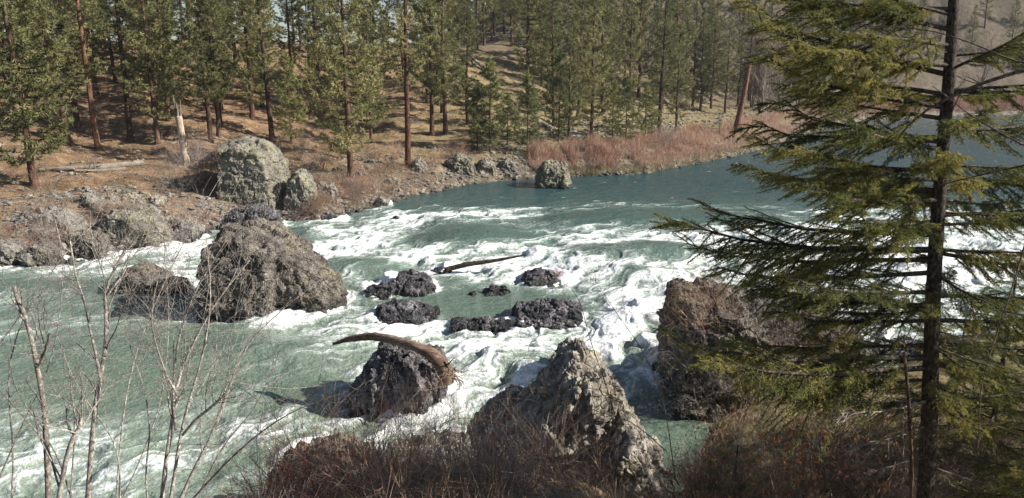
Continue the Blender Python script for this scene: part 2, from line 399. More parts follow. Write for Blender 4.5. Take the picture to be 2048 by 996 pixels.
def put(em, name, mat, label, cat='boulder', group=None):
    em.name = name; em.materials.append(mat); c = np.empty(len(em.vertices)*3, np.float32); em.vertices.foreach_get('co', c); c = c.reshape(-1, 3)
    o = Vector((float(c[:, 0].mean()), float(c[:, 1].mean()), float(c[:, 2].min()))); em.transform(Matrix.Translation(-o))
    ob = bpy.data.objects.new(name, em); COL.objects.link(ob); ob.location = o; return tag(ob, label, cat, group)
def outline(pp, Yc, th, base=-1.0, fs=.8, ft=.9, skew=0):
    """outline at its own depth Yc, given a front and a back shell -> convex points with real thickness"""
    P = np.array([atY(a, b, Yc) for a, b in pp]); P[:, 2] = np.where(P[:, 2] < min(.25, P[:, 2].max()*.35), base, P[:, 2])
    c = P.mean(0); top = P[:, 2].max(); out = []
    for p in P:
        out.append(p); q = p.copy(); q[2] = base; out.append(q)
        for s in (-1, 1):
            q = p.copy(); q[0] = c[0]+(p[0]-c[0])*fs; q[1] = Yc+s*th/2+skew*(p[0]-c[0]); q[2] = base+(p[2]-base)*ft; out.append(q)
            g = q.copy(); g[2] = base; g[1] += s*th*.04; g[0] = c[0]+(p[0]-c[0])*.9; out.append(g)
    return out
def Yw(py): return atz(1024, py)[1]
RK = {}
WIDE = {'m1': 1.08, 'm2': 1.1, 'm3': 1.2, 'm4': 1.32, 'm5': 1.12, 'm6': 1.08, 'bl2': 1.12}
def rock(key, name, mat, label, specs, vox, cell, amp, cat='boulder', seed=1, **k):
    if key in WIDE:
        xs = [q[0] for s_ in specs for q in s_[0]]; mx = (min(xs)+max(xs))/2
        specs = [([(mx+(q[0]-mx)*WIDE[key], q[1]) for q in s_[0]], s_[1], s_[2]*1.25, -.6, .92, .8 if key == 'm6' else .55) for s_ in specs]; k.setdefault('rough', .12); k['fine'] = .22; cell *= 1.35
    hs = []
    for s_ in specs:
        s_ = list(s_)
        if s_[1] == 'g': gq = ground(sum(q[0] for q in s_[0])/len(s_[0]), max(q[1] for q in s_[0])-2); s_[1] = gq[1]+s_[2]*.4
        if s_[1] is None: s_[1] = Yw(max(q[1] for q in s_[0])-3) + s_[2]*.45
        hs.append(outline(*s_))
    RK[key] = put(rock_mesh(hs, vox, cell, amp, seed, **k), name, mat, label, cat); return RK[key]
# big mid-river boulder
rock('big', 'boulder', MAT['brown_rock'], 'large brown boulder in the left river channel, flat topped, sloping down to the right',
     [([(440, 456), (428, 478), (420, 560), (416, 640), (560, 640), (572, 474), (520, 442), (466, 442)], None, 3.8),
      ([(540, 445), (575, 470), (625, 512), (668, 560), (690, 590), (690, 625), (480, 630), (480, 470)], None, 3.4)], .065, .7, .16, fine=.32, rough=.2, seed=3)
rock('lowleft', 'boulder', MAT['brown_rock'], 'low rounded brown rock in the river left of the big boulder',
     [([(238, 545), (240, 575), (262, 590), (345, 590), (330, 548), (285, 530), (255, 532)], None, 2.2), ([(320, 552), (370, 555), (392, 574), (390, 590), (320, 590)], None, 1.2)], .06, .4, .09, seed=5)
# far bank lichen boulders
rock('lichen', 'boulder', MAT['lichen_rock'], 'huge lichen covered boulder, tallest on the far bank beside the bare snag',
     [([(447, 282), (452, 340), (455, 400), (560, 410), (574, 385), (558, 345), (560, 312), (540, 286), (500, 274)], 'g', 5.0, .2)], .09, .6, .1, seed=11, stretch=(1, 1, 1.2))
rock('lichen2', 'boulder', MAT['lichen_rock'], 'pointed upright lichen boulder just right of the tallest one on the far bank',
     [([(596, 334), (578, 358), (572, 400), (575, 418), (625, 412), (634, 388), (618, 350), (606, 336)], 'g', 2.2, .2)], .08, .45, .1, seed=12)
rock('grey3', 'boulder', MAT['grey_rock'], 'small angular grey boulder with a pale top, right of the pointed lichen boulder',
     [([(640, 364), (628, 380), (632, 396), (662, 396), (674, 380), (668, 364)], 'g', 1.5, .5)], .06, .5, .08, seed=13)
rock('dome', 'boulder', MAT['lichen_rock'], 'lone rounded grey boulder sitting in calm water below the red willows',
     [([(1086, 322), (1073, 338), (1074, 372), (1140, 374), (1142, 352), (1130, 328), (1108, 319)], 64.5, 3.0, -1, .75, .8)], .08, .42, .13, seed=14)
rock('left_shore', 'boulder', MAT['lichen_rock'], 'pale lichen boulder at the water edge on the left of the far bank',
     [([(225, 420), (205, 445), (215, 500), (330, 498), (342, 470), (320, 440), (280, 418)], 'g', 2.6, -.3)], .07, .5, .13, seed=15)
rock('ls2', 'boulder', MAT['grey_rock'], 'grey brown shore boulder at the far left edge beside the white channel', [([(-30, 478), (-40, 525), (38, 528), (48, 500), (30, 478)], 38.5, 1.8, -.3)], .07, .4, .12, seed=16)
rock('ls6', 'boulder', MAT['brown_rock'], 'second shore boulder from the far left edge, low and brown at the water', [([(58, 490), (50, 522), (115, 520), (120, 500), (90, 484)], 38.8, 1.6, -.3)], .06, .4, .12, seed=56)
rock('ls3', 'boulder', MAT['grey_rock'], 'grey boulder on the left far bank above the broad brown shore boulder', [([(88, 420), (85, 470), (150, 475), (160, 440), (130, 415)], 'g', 1.8, .2)], .07, .5, .12, seed=17)
rock('ls4', 'boulder', MAT['brown_rock'], 'brown shore rock leaning on the left side of the pale lichen boulder', [([(130, 475), (125, 520), (205, 505), (210, 475), (170, 460)], 40.3, 1.8, -.3)], .06, .45, .13, seed=18)
rock('ls5', 'boulder', MAT['grey_rock'], 'grey rock at the water between the pale lichen boulder and the big river boulder', [([(345, 455), (340, 490), (395, 480), (400, 452), (370, 440)], 44.5, 1.6, -.3)], .06, .45, .12, seed=19)
rock('bl1', 'boulder', MAT['wet_rock'], 'dark rock in shade at the foot of the tallest lichen boulder', [([(480, 415), (455, 432), (550, 437), (560, 422), (520, 410)], 47.6, 2.0, -.2)], .07, .45, .13, seed=20)
rock('bl2', 'boulder', MAT['wet_rock'], 'low dark wet rock at the water edge below the small angular boulder', [([(636, 428), (632, 446), (690, 446), (702, 436), (665, 423)], None, 1.4, -.5)], .05, .35, .12, seed=21)
rock('bl3', 'boulder', MAT['grey_rock'], 'small grey rock at the water edge where the rapids meet the far bank', [([(752, 400), (748, 416), (775, 416), (780, 402), (765, 394)], None, 1.2, -.5)], .05, .35, .08, seed=22)
rock('fb1', 'boulder', MAT['grey_rock'], 'dark grey boulder on the far bank right of the red trunked pine', [([(826, 322), (822, 345), (850, 348), (852, 330), (838, 316)], 'g', 1.5, .4)], .06, .4, .12, seed=23)
rock('fb2', 'boulder', MAT['lichen_rock'], 'broad grey boulder cluster halfway between the red trunked pine and the lone rounded boulder', [([(892, 320), (888, 345), (945, 350), (950, 330), (920, 306)], 'g', 2.4, .4)], .08, .42, .15, seed=24)
rock('fb3', 'boulder', MAT['lichen_rock'], 'rounded grey boulder touching the right side of the broad boulder cluster', [([(958, 322), (952, 346), (992, 350), (990, 330), (972, 316)], 'g', 1.8, .4)], .08, .4, .12, seed=25)
rock('fb4', 'boulder', MAT['grey_rock'], 'low dark boulder nearly hidden in brush left of the lone rounded boulder', [([(1000, 322), (996, 340), (1030, 342), (1036, 328), (1015, 316)], 'g', 1.6, .4)], .08, .4, .12, seed=26)
# mid river rocks
rock('m1', 'boulder', MAT['wet_rock'], 'grey rock with blocky crust, left of the pool in the rapids, tapering to the left',
     [([(800, 545), (780, 565), (782, 592), (868, 585), (876, 568), (850, 545), (822, 540)], None, 1.9), ([(725, 588), (745, 570), (790, 560), (800, 595), (727, 597)], None, 1.4)], .045, .22, 0.083, crack=.3, seed=31)
rock('m2', 'boulder', MAT['wet_rock'], 'wide dark wet rock with a shaded front at the lower left of the pool',
     [([(760, 610), (745, 630), (748, 650), (830, 645), (872, 632), (868, 614), (820, 602), (785, 603)], None, 2.0)], .04, .22, 0.083, crack=.3, seed=32)
rock('m3', 'boulder', MAT['wet_rock'], 'small low rock with two humps in the middle of the pool', [([(945, 584), (936, 592), (958, 598), (965, 588), (955, 582)], None, .8), ([(968, 578), (965, 596), (1010, 594), (1026, 584), (1005, 572), (985, 570)], None, 1.1)], .035, .18, 0.060, crack=.3, seed=33)
rock('m4', 'boulder', MAT['wet_rock'], 'black domed rock behind the pool with a tuft of orange grass', [([(1062, 540), (1040, 558), (1040, 573), (1128, 574), (1132, 556), (1100, 540), (1080, 535)], None, 1.9)], .04, .22, 0.075, crack=.3, seed=34)
rock('m5', 'boulder', MAT['wet_rock'], 'largest blocky crusted rock at the right of the pool', [([(1040, 606), (1018, 628), (1030, 655), (1110, 660), (1158, 640), (1150, 604), (1100, 598)], None, 2.4)], .04, .2, 0.090, crack=.3, seed=35)
rock('m6', 'rock_ledge', MAT['wet_rock'], 'long low black ledge closing the front of the pool', [([(908, 640), (905, 655), (960, 660), (1035, 662), (1040, 642), (970, 636)], None, 1.0)], .04, .2, 0.075, cat='ledge', crack=.3, seed=36)
rock('m7', 'rock', MAT['wet_rock'], 'thin dark rocks under the thin end of the floating log', [([(868, 536), (866, 544), (905, 546), (908, 536)], None, .8)], .04, .2, 0.060, cat='rock', crack=.3, seed=37)
rock('m8', 'rock', MAT['wet_rock'], 'tiny dark rock poking up in calm water above the rapids', [([(1222, 405), (1220, 412), (1238, 412), (1236, 405)], None, .6)], .04, .2, .05, cat='rock', seed=38)
rock('m9', 'rock', MAT['wet_rock'], 'flat dark rock farther upstream, near the red willow bank', [([(1462, 327), (1458, 334), (1486, 335), (1488, 329), (1475, 325)], None, 1.0)], .05, .25, .06, cat='rock', seed=39)
rock('m10', 'rock', MAT['pale_rock'], 'flat pale rock just below the flat dark one upstream', [([(1455, 341), (1453, 345), (1480, 346), (1490, 341), (1470, 338)], None, 1.0)], .05, .25, .05, cat='rock', seed=40)
rock('m11', 'rock', MAT['wet_rock'], 'small dark rock standing in white water near the top left of the rapids', [([(785, 434), (782, 444), (803, 444), (800, 434), (792, 430)], None, .6)], .04, .2, .05, cat='rock', seed=41)
# near rocks
rock('log_rock', 'boulder', rock_mat('jointed_grey_basalt', (.022, .021, .024), (.095, .09, .095), (.27, .26, .265), None, 0, .15, 0, .06, 7), 'steep grey rock jutting from the water under the curved driftwood log',
     [([(762, 695), (740, 722), (708, 760), (676, 806), (676, 818), (868, 828), (882, 790), (860, 730), (838, 692), (800, 684)], None, 2.0), ([(840, 690), (880, 700), (895, 730), (880, 790), (800, 815), (820, 720)], None, 1.6)], .045, .27, 0.090, crack=.3, seed=43, stretch=(1.5, 1.5, .4))
rock('tri', 'boulder', MAT['pale_rock'], 'tall triangular pale boulder at the bottom centre with brush at its foot',
     [([(1146, 678), (1098, 738), (1030, 800), (960, 880), (940, 1000), (1340, 1030), (1300, 900), (1258, 800), (1232, 760), (1205, 712), (1166, 676)], 16.6, 3.0, -.5, .75, .85),
      ([(1230, 790), (1280, 860), (1340, 930), (1362, 990), (1362, 1060), (1150, 1060), (1180, 850)], 15.6, 2.2, -.5, .6, .85),
      ([(1035, 765), (1000, 795), (930, 850), (900, 900), (1050, 940), (1080, 800)], 17.6, 1.6, -.5)], .042, .5, .15, seed=45, stretch=(1.1, 1.1, .7))
rock('block', 'boulder', MAT['brown_rock'], 'massive block shaped boulder behind the fir branches, overgrown with bare twigs',
     [([(1352, 570), (1335, 600), (1330, 700), (1318, 800), (1500, 830), (1530, 620), (1480, 580), (1400, 566)], None, 3.6, -1, .8, .9),
      ([(1480, 590), (1620, 610), (1700, 650), (1730, 690), (1700, 800), (1450, 800)], None, 3.8, -1)], .065, .6, .17, seed=46)
rock('right_low', 'boulder', MAT['wet_rock'], 'dark low rock at the water behind the fir trunk', [([(1760, 695), (1750, 720), (1850, 730), (1900, 700), (1840, 685)], None, 2.0, -.5)], .06, .35, .13, seed=47)
rock('bottom', 'boulder', MAT['brown_rock'], 'rusty brown boulder at the bottom edge behind red dogwood stems',
     [([(540, 935), (535, 1050), (760, 1060), (750, 910), (700, 893), (620, 905)], 15.2, 2.0, -.5)], .045, .35, .13, seed=48)
rock('bottom2', 'boulder', MAT['pale_rock'], 'flat tan boulder between the rusty boulder and the triangular one', [([(760, 905), (750, 1000), (1040, 1010), (1040, 915), (900, 893)], 15.4, 2.0, -.5, .85, .95)], .045, .4, .1, seed=49)

# ---------------------------------------------------------------- river
hum = [(945, 476, 70, 16, .42), (1240, 512, 110, 18, .32), (722, 533, 60, 12, .3), (1270, 560, 60, 14, .45), (1350, 440, 150, 16, .28), (1190, 448, 90, 12, .2),
       (1345, 520, 90, 14, .4), (640, 470, 60, 12, .2), (1240, 640, 70, 30, .35), (1650, 470, 140, 14, .3), (900, 445, 50, 8, .25), (1830, 545, 140, 20, .4), (560, 700, 90, 16, .2), (1010, 720, 80, 14, .2)]
foam_spots = [(760, 680, 120, 16, .6), (880, 640, 60, 12, .5), (600, 660, 90, 14, .5), (300, 930, 260, 36, .45), (120, 830, 160, 18, .3), (480, 700, 90, 12, .35), (150, 640, 160, 9, .4), (1080, 600, 60, 10, -.3), (640, 475, 90, 16, .55), (720, 505, 130, 20, .7), (820, 458, 120, 12, .7), (630, 540, 60, 30, .6), (1000, 535, 120, 13, .8), (960, 572, 120, 20, 1.0),
              (880, 600, 90, 14, .5), (1210, 650, 100, 70, .95), (1230, 590, 120, 40, .6), (1150, 535, 130, 18, .6), (1300, 480, 170, 16, .95), (1400, 420, 130, 10, .9),
              (1250, 412, 90, 8, .8), (1050, 432, 100, 9, .85), (900, 432, 90, 9, .7), (1060, 398, 120, 5, .3), (1650, 535, 210, 45, .8), (1900, 520, 200, 55, .8),
              (1750, 425, 130, 16, .5), (1950, 430, 90, 12, .5), (1760, 650, 90, 60, 1.0), (700, 650, 160, 14, .8), (900, 655, 110, 14, .9), (1000, 690, 190, 18, .7), (980, 750, 120, 40, .9), (1090, 770, 80, 40, .6),
              (830, 850, 180, 35, .85), (620, 890, 220, 60, .5), (560, 745, 70, 16, .6), (380, 860, 160, 24, .4), (350, 505, 110, 18, 1.0), (200, 540, 190, 12, .75),
              (100, 590, 170, 16, .5), (320, 562, 150, 9, .6), (60, 680, 120, 16, .3), (1290, 740, 70, 50, .9), (1330, 600, 60, 60, .7), (560, 790, 60, 24, .4), (430, 620, 160, 10, .5),
              (800, 520, 90, 14, .5), (1140, 500, 120, 10, .5), (1130, 850, 60, 50, .3), (90, 960, 200, 50, .35), (930, 500, 110, 8, .5), (650, 620, 60, 14, .5), (800, 480, 160, 20, .3), (1480, 300, 40, 4, .3)]
dark_spots = [(940, 478, 70, 15, 1.1), (1240, 512, 90, 13, .7), (722, 533, 55, 9, .9), (1350, 440, 150, 14, 1.0), (1190, 442, 80, 9, .7), (985, 612, 110, 22, 2.2), (900, 560, 30, 8, .5),
              (150, 568, 150, 10, .9), (230, 750, 260, 70, .7), (1345, 522, 50, 12, .6), (1275, 560, 40, 12, .6), (1000, 470, 60, 10, .3), (280, 600, 130, 14, .6), (620, 770, 40, 30, .6),
              (1400, 900, 120, 90, 1.5), (1400, 390, 700, 18, .7), (420, 690, 120, 18, .5), (1100, 730, 60, 14, .3), (870, 470, 60, 8, .3), (560, 480, 40, 10, .4), (600, 470, 40, 10, .3),
              (1700, 300, 500, 50, .8), (500, 930, 70, 40, .4)]
dirs = [((2000, 480), (1700, 505)), ((1700, 420), (1500, 425)), ((1500, 470), (1300, 485)), ((1300, 520), (1150, 570)), ((1150, 440), (950, 465)), ((900, 410), (740, 445)),
        ((720, 500), (600, 530)), ((640, 570), (700, 610)), ((1000, 550), (840, 600)), ((1230, 600), (1160, 720)), ((1150, 720), (1000, 720)), ((1000, 690), (860, 800)),
        ((700, 660), (560, 680)), ((600, 740), (450, 815)), ((950, 840), (700, 890)), ((700, 880), (400, 980)), ((400, 480), (150, 530)), ((150, 560), (0, 582)),
        ((350, 600), (100, 635)), ((400, 700), (100, 725)), ((300, 800), (0, 860)), ((1700, 300), (1400, 360)), ((1300, 370), (1000, 400)), ((1300, 700), (1300, 800)), ((1760, 620), (1740, 720)), ((2000, 260), (1600, 320))]
DP = np.array([(atz(*a)[:2]+atz(*b)[:2])/2 for a, b in dirs]); DD = np.array([unit(atz(*b)[:2]-atz(*a)[:2]) for a, b in dirs])
wr, wc = 1150, 1150
rows_py = np.concatenate([np.linspace(1330, 760, 300, endpoint=False), np.linspace(760, 420, 560, endpoint=False), np.linspace(420, 214, 290)])
WYr = np.array([atz(1024, p)[1] for p in rows_py]); uu = np.linspace(-1, 1, wc)
WY, WU = np.meshgrid(WYr, uu, indexing='ij'); WX = WU*(WY*.88+4)
x = WX.ravel(); y = WY.ravel(); px, py = topx(x, y, np.zeros_like(x))
dens = np.full(x.shape, -.18)
dens += .2*sstep(385, 430, py)*sstep(1060, 900, py+.0*px) 
fs_ = 0
for (a, b, rx, ry, k) in foam_spots: fs_ = fs_ + k*.85*np.exp(-.5*(((px-a)/rx)**2+((py-b)/ry)**2))
dens += .62*(1-np.exp(-1.0*fs_))
for (a, b, rx, ry, k) in dark_spots: dens -= k*.8*np.exp(-.5*(((px-a)/rx)**2+((py-b)/ry)**2))
dens += fbm2(x*.35, y*.35, 3, 77)*.22
ringh = 0; RING = []
for key, o in RK.items():
    if o.location.y > 75 or key in ('tri', 'bottom', 'bottom2', 'fb1', 'fb2', 'fb3', 'fb4', 'grey3', 'lichen', 'lichen2', 'ls3'): continue
    c_ = np.empty(len(o.data.vertices)*3, np.float32); o.data.vertices.foreach_get('co', c_); c_ = c_.reshape(-1, 3)+np.array(o.location)
    w_ = c_[np.abs(c_[:, 2]) < .12]
    if len(w_) < 10: continue
    lo_, hi_ = w_.min(0), w_.max(0); RING.append((key, (lo_+hi_)/2, (hi_-lo_)/2))
wsum = np.zeros_like(x); vx = np.zeros_like(x); vy = np.zeros_like(x)
for P, D in zip(DP, DD):
    w = 1/((((x-P[0])**2+(y-P[1])**2))/(P[1]*.06)**2+.3)**1.5; vx += w*D[0]; vy += w*D[1]; wsum += w
l = np.hypot(vx, vy)+1e-6; vx /= l; vy /= l
nz_ = fbm2(x*1.6, y*1.6, 3, 12)
for key, c0_, r0_ in RING:
    rx_, ry_ = max(r0_[0], .3), max(r0_[1], .3); m_ = (np.abs(x-c0_[0]) < rx_*2+1) & (np.abs(y-c0_[1]) < ry_*2+1)
    dx_, dy_ = x[m_]-c0_[0], y[m_]-c0_[1]; q = np.hypot(dx_/rx_, dy_/ry_); dd_ = (q-1)*min(rx_, ry_)+nz_[m_]*.15
    up_ = np.clip(-(dx_*vx[m_]+dy_*vy[m_])/(np.hypot(dx_, dy_)+1e-3), -1, 1); calm = .25 if key in ('dome', 'm3', 'm8', 'm9', 'm10') else 1
    g_ = np.exp(-(np.maximum(dd_, -.1)/.22)**2); dens[m_] += calm*g_*(.5+.4*up_)
    pile = np.zeros_like(x); pile[m_] = calm*g_*np.clip(up_+.2, 0, 1)*.16; ringh = ringh+pile
wx1 = x+fbm2(x*.8, y*.8, 2, 3)*.55; wy1 = y+fbm2(x*.8, y*.8, 2, 4)*.55
def lic(freq, step, n, seed, oct=2, ridge=False):
    s = 0
    for k in range(-n, n+1):
        v = fbm2((wx1+vx*step*k)*freq, (wy1+vy*step*k)*freq, oct, seed)
        s = s+v
    return s/(2*n+1)
L1 = lic(1.1, .3, 5, 40); L1 = L1/L1.std()
L2 = lic(3.2, .14, 6, 50); L2 = L2/L2.std()
L3 = lic(8.0, .06, 5, 60, 1); L3 = L3/L3.std()
L4 = fbm2(wx1*9, wy1*9, 3, 70)
ridge2 = np.exp(-((L2+.35*L4)/.26)**2)*(1+.5*L4); ridge3 = np.exp(-((L3+.3*L4)/.34)**2)
amp = .035+.24*sstep(-.2, .7, dens+.1)
h = amp*(fbm2(wx1*.42, wy1*.42, 2, 90)*1.1 + .55*L1*.5 + .22*L2*.3 + .10*L3*.2)
for (a, b, rx, ry, k) in hum:
    e = np.exp(-.5*(((px-a)/rx)**2+((py-b)/ry)**2)); h += 1.4*k*e
h = h+ringh
pool = np.exp(-.5*(((px-985)/120)**2+((py-612)/24)**2)); h *= 1-.85*np.clip(pool*1.6, 0, 1)
L5 = fbm2(wx1*5+.4*L3, wy1*7, 4, 75, .65)
foam = dens*1.15 + .17*L1 + .15*L2 + .08*L3 + .22*ridge2*(.15+.55*sstep(-.25, .35, dens)) + .2*ridge3*sstep(-.1, .4, dens) - .1 + .7*h*sstep(0, .5, dens) + .2*L4 + .3*L5*sstep(-.3, .3, dens) + .08*fbm2(x*6, y*6, 3, 8)
foamv = sstep(-.14, .78, foam)
lace = ridge2*.30*sstep(-.55, -.05, dens+.12*L1)*sstep(380, 450, py) + ridge3*.18*sstep(-.35, .1, dens+.1*L1)*sstep(380, 450, py)
foamv = np.clip(np.maximum(foamv, lace), 0, 1)
tick = .8*sstep(.72, .9, fbm2(x*.7, y*1.1, 3, 15)+.25*fbm2(x*2, y*3, 3, 16)+.12*fbm2(x*.15, y*.15, 2, 18))*sstep(440, 380, py)*.7
foamv = np.maximum(foamv, tick)
h += foamv*(.01+.014*np.clip(fbm2(x*5, y*5, 3, 99), -.3, 1))*sstep(.2, .9, dens+.3)
aer = sstep(-.45, .9, dens+.15*L1)
wm = M('river_water', .12, .5); wm.b.inputs['IOR'].default_value = 1.33
fo = wm.attr('foam'); ae = wm.attr('aer')
wn1 = wm.noise(14, 4, .6, wm.coord('pos', (1, 1, .5))); wn2 = wm.noise(4.5, 3, .55)
fd = wm.mr(wm.math('ADD', fo, wm.math('MULTIPLY', wm.math('ADD', wm.math('SUBTRACT', wn1, .5), wm.math('SUBTRACT', wm.noise(42, 3, .7), .5)), .6)), .1, .95, 0, 1)
nearc = wm.mr(wm.math('MULTIPLY', 1.0, 1.0), 0, 1)  # placeholder constant
sy = wm.n.new('ShaderNodeSeparateXYZ'); wm.link(wm.geo.outputs['Position'], sy.inputs[0])
deep = wm.mix(wm.mr(sy.outputs[1], 24, 66), (.115, .16, .122), (.02, .058, .066))  # green body colour near; bluer upstream, sky reflection put into the base colour
milk = wm.mix(wm.mr(sy.outputs[1], 24, 66), (.25, .29, .24), (.16, .215, .2))
body = wm.mix(ae, deep, milk)
wm.color(wm.mix(wm.mr(fd, .45, 1), wm.mix(wm.mr(fd, 0, .5), body, (.31, .36, .335)), (.66, .68, .68))); wm.rough(wm.mr(fd, 0, .6, .1, .75))
bh = wm.math('ADD', wm.math('ADD', wm.math('MULTIPLY', wn1, .5), wn2), wm.math('MULTIPLY', wm.noise(1.3, 3, .6, wm.coord('pos', (1, 1.6, 1))), 2.2)); wm.bump(bh, .07)
riv = mk('river', np.stack([x, y, h], -1), grid_faces(wr, wc), wm.m, attrs={'foam': foamv, 'aer': aer}); tag(riv, kind='structure')

# ---------------------------------------------------------------- stones on the banks
stone_me = []
for i in range(7):
    rg = np.random.default_rng(100+i); P = rg.normal(size=(16, 3)); P /= np.linalg.norm(P, axis=1, keepdims=True); P *= np.array([.5, .38, .3])*(1+.3*rg.random(16))[:, None]
    em = rock_mesh([P], .05, .3, .07, 200+i); em.name = 'bank_stone'; stone_me.append(em)
def stone(kind, x, y, sc, mat, name, label, group, sink=.12):
    k = (kind, mat.name)
    if k not in SM:
        m_ = stone_me[kind].copy(); m_.materials.append(mat); SM[k] = m_
    o = bpy.data.objects.new(name, SM[k]); COL.objects.link(o); o.location = (x, y, max(hz(x, y), -.15)+sc*(.3-sink*2)*.5)
    o.rotation_euler = (random.uniform(-.3, .3), random.uniform(-.3, .3), random.uniform(0, 6.28)); o.scale = (sc, sc*random.uniform(.75, 1.1), sc*random.uniform(.7, 1.1))
    return tag(o, label, 'stone' if sc < 1 else 'boulder', group)
SM = {}
def shore_pt(px_, s):
    """point s metres inland of the far shoreline at picture column px_"""
    i = np.searchsorted([p[0] for p in shore_px], px_)-1; i = int(np.clip(i, 0, len(shore_px)-2))
    a, b = FS[i], FS[i+1]; t = (px_-shore_px[i][0])/(shore_px[i+1][0]-shore_px[i][0]); p = a+(b-a)*t; d = unit(np.append(b-a, 0))[:2]
    return p+np.array([-d[1], d[0]])*s
mats3 = [MAT['grey_rock'], MAT['pale_rock'], MAT['brown_rock'], MAT['grey_rock']]
def strew(n, x0, x1, s0, s1, z0, z1, label, group, bias=1.5, mats=mats3, name='stone'):
    for i in range(n):
        p = shore_pt(random.uniform(x0, x1), s0+(s1-s0)*random.random()**bias); p = p+np.array([random.gauss(0, 1), random.gauss(0, 1)])*(max(0, s0)*.35)
        stone(random.randrange(7), p[0], p[1], z0+(z1-z0)*random.random()**2.2, random.choice(mats), name, label, group)
strew(95, -10, 430, -.3, 6, .4, 1.9, 'one of the jumbled stones along the shore on the left of the far bank', 'stones on the left far shore', mats=[MAT['grey_rock'], MAT['brown_rock'], MAT['grey_rock'], MAT['pale_rock']])
strew(36, 0, 420, 6, 22, .25, .8, 'one of the loose pale stones scattered on the orange needle slope at left', 'loose stones on the needle slope', 1, [MAT['pale_rock'], MAT['grey_rock']])
strew(60, 690, 1070, -.2, 7, .3, 1.1, 'one of the pale rubble stones on the far shore below the red trunked pine', 'rubble on the middle far shore', mats=[MAT['pale_rock'], MAT['grey_rock'], MAT['brown_rock']])
strew(46, 1140, 1580, -.8, 1.2, .3, 1.0, 'one of the small stones lying in the shallows under the red willows', 'stones at the willow water edge', 1)
strew(50, 1280, 1560, 9, 18, .3, 1.0, 'one of the pale stones of the rubble slope above the red willows', 'rubble above the willows', 1, [MAT['pale_rock'], MAT['grey_rock']])
def rubble(n, fn, name, seed, zs=.5, lo=.06, hi=.24, mat=None):
    rg = np.random.default_rng(seed)
    t = (1+5**.5)/2; I = np.array([[-1, t, 0], [1, t, 0], [-1, -t, 0], [1, -t, 0], [0, -1, t], [0, 1, t], [0, -1, -t], [0, 1, -t], [t, 0, -1], [t, 0, 1], [-t, 0, -1], [-t, 0, 1]])/1.9
    Fi = np.array([[0, 11, 5], [0, 5, 1], [0, 1, 7], [0, 7, 10], [0, 10, 11], [1, 5, 9], [5, 11, 4], [11, 10, 2], [10, 7, 6], [7, 1, 8], [3, 9, 4], [3, 4, 2], [3, 2, 6], [3, 6, 8], [3, 8, 9], [4, 9, 5], [2, 4, 11], [6, 2, 10], [8, 6, 7], [9, 8, 1]])
    P = np.array([fn(rg) for _ in range(n)]); Z = height(P[:, 0], P[:, 1])
    V = I[None]*(1+.35*rg.normal(size=(n, 12, 1)).clip(-1, 1)); sc = (lo+(hi-lo)*rg.random(n)**3)[:, None, None]
    V = V*sc*np.stack([rg.uniform(.7, 1.3, n), rg.uniform(.7, 1.3, n), rg.uniform(.4, .8, n)], 1)[:, None, :]
    a = rg.uniform(0, 6.28, n); X = V[..., 0]*np.cos(a)[:, None]-V[..., 1]*np.sin(a)[:, None]; Y = V[..., 0]*np.sin(a)[:, None]+V[..., 1]*np.cos(a)[:, None]
    V = np.stack([X+P[:, :1], Y+P[:, 1:2], V[..., 2]+Z[:, None]+sc[:, :, 0]*.2], -1)
    Fa = (Fi[None]+(np.arange(n)*12)[:, None, None]).reshape(-1, 3)
    return tag(mk(name, V.reshape(-1, 3), Fa, mat or MAT['grey_rock'], smooth=False), kind='stuff')
rubble(4600, lambda g: shore_pt(g.uniform(-40, 1600), -.5+9*g.random()**1.6), 'shore_rubble', 1)
rubble(1300, lambda g: np.array([g.uniform(-48, -12), g.uniform(38, 72)]), 'slope_stones', 2, lo=.05, hi=.22, mat=MAT['pale_rock'])
rubble(1800, lambda g: shore_pt(g.uniform(1200, 1640), 7+12*g.random()), 'talus_stones', 3, lo=.08, hi=.3, mat=MAT['pale_rock'])

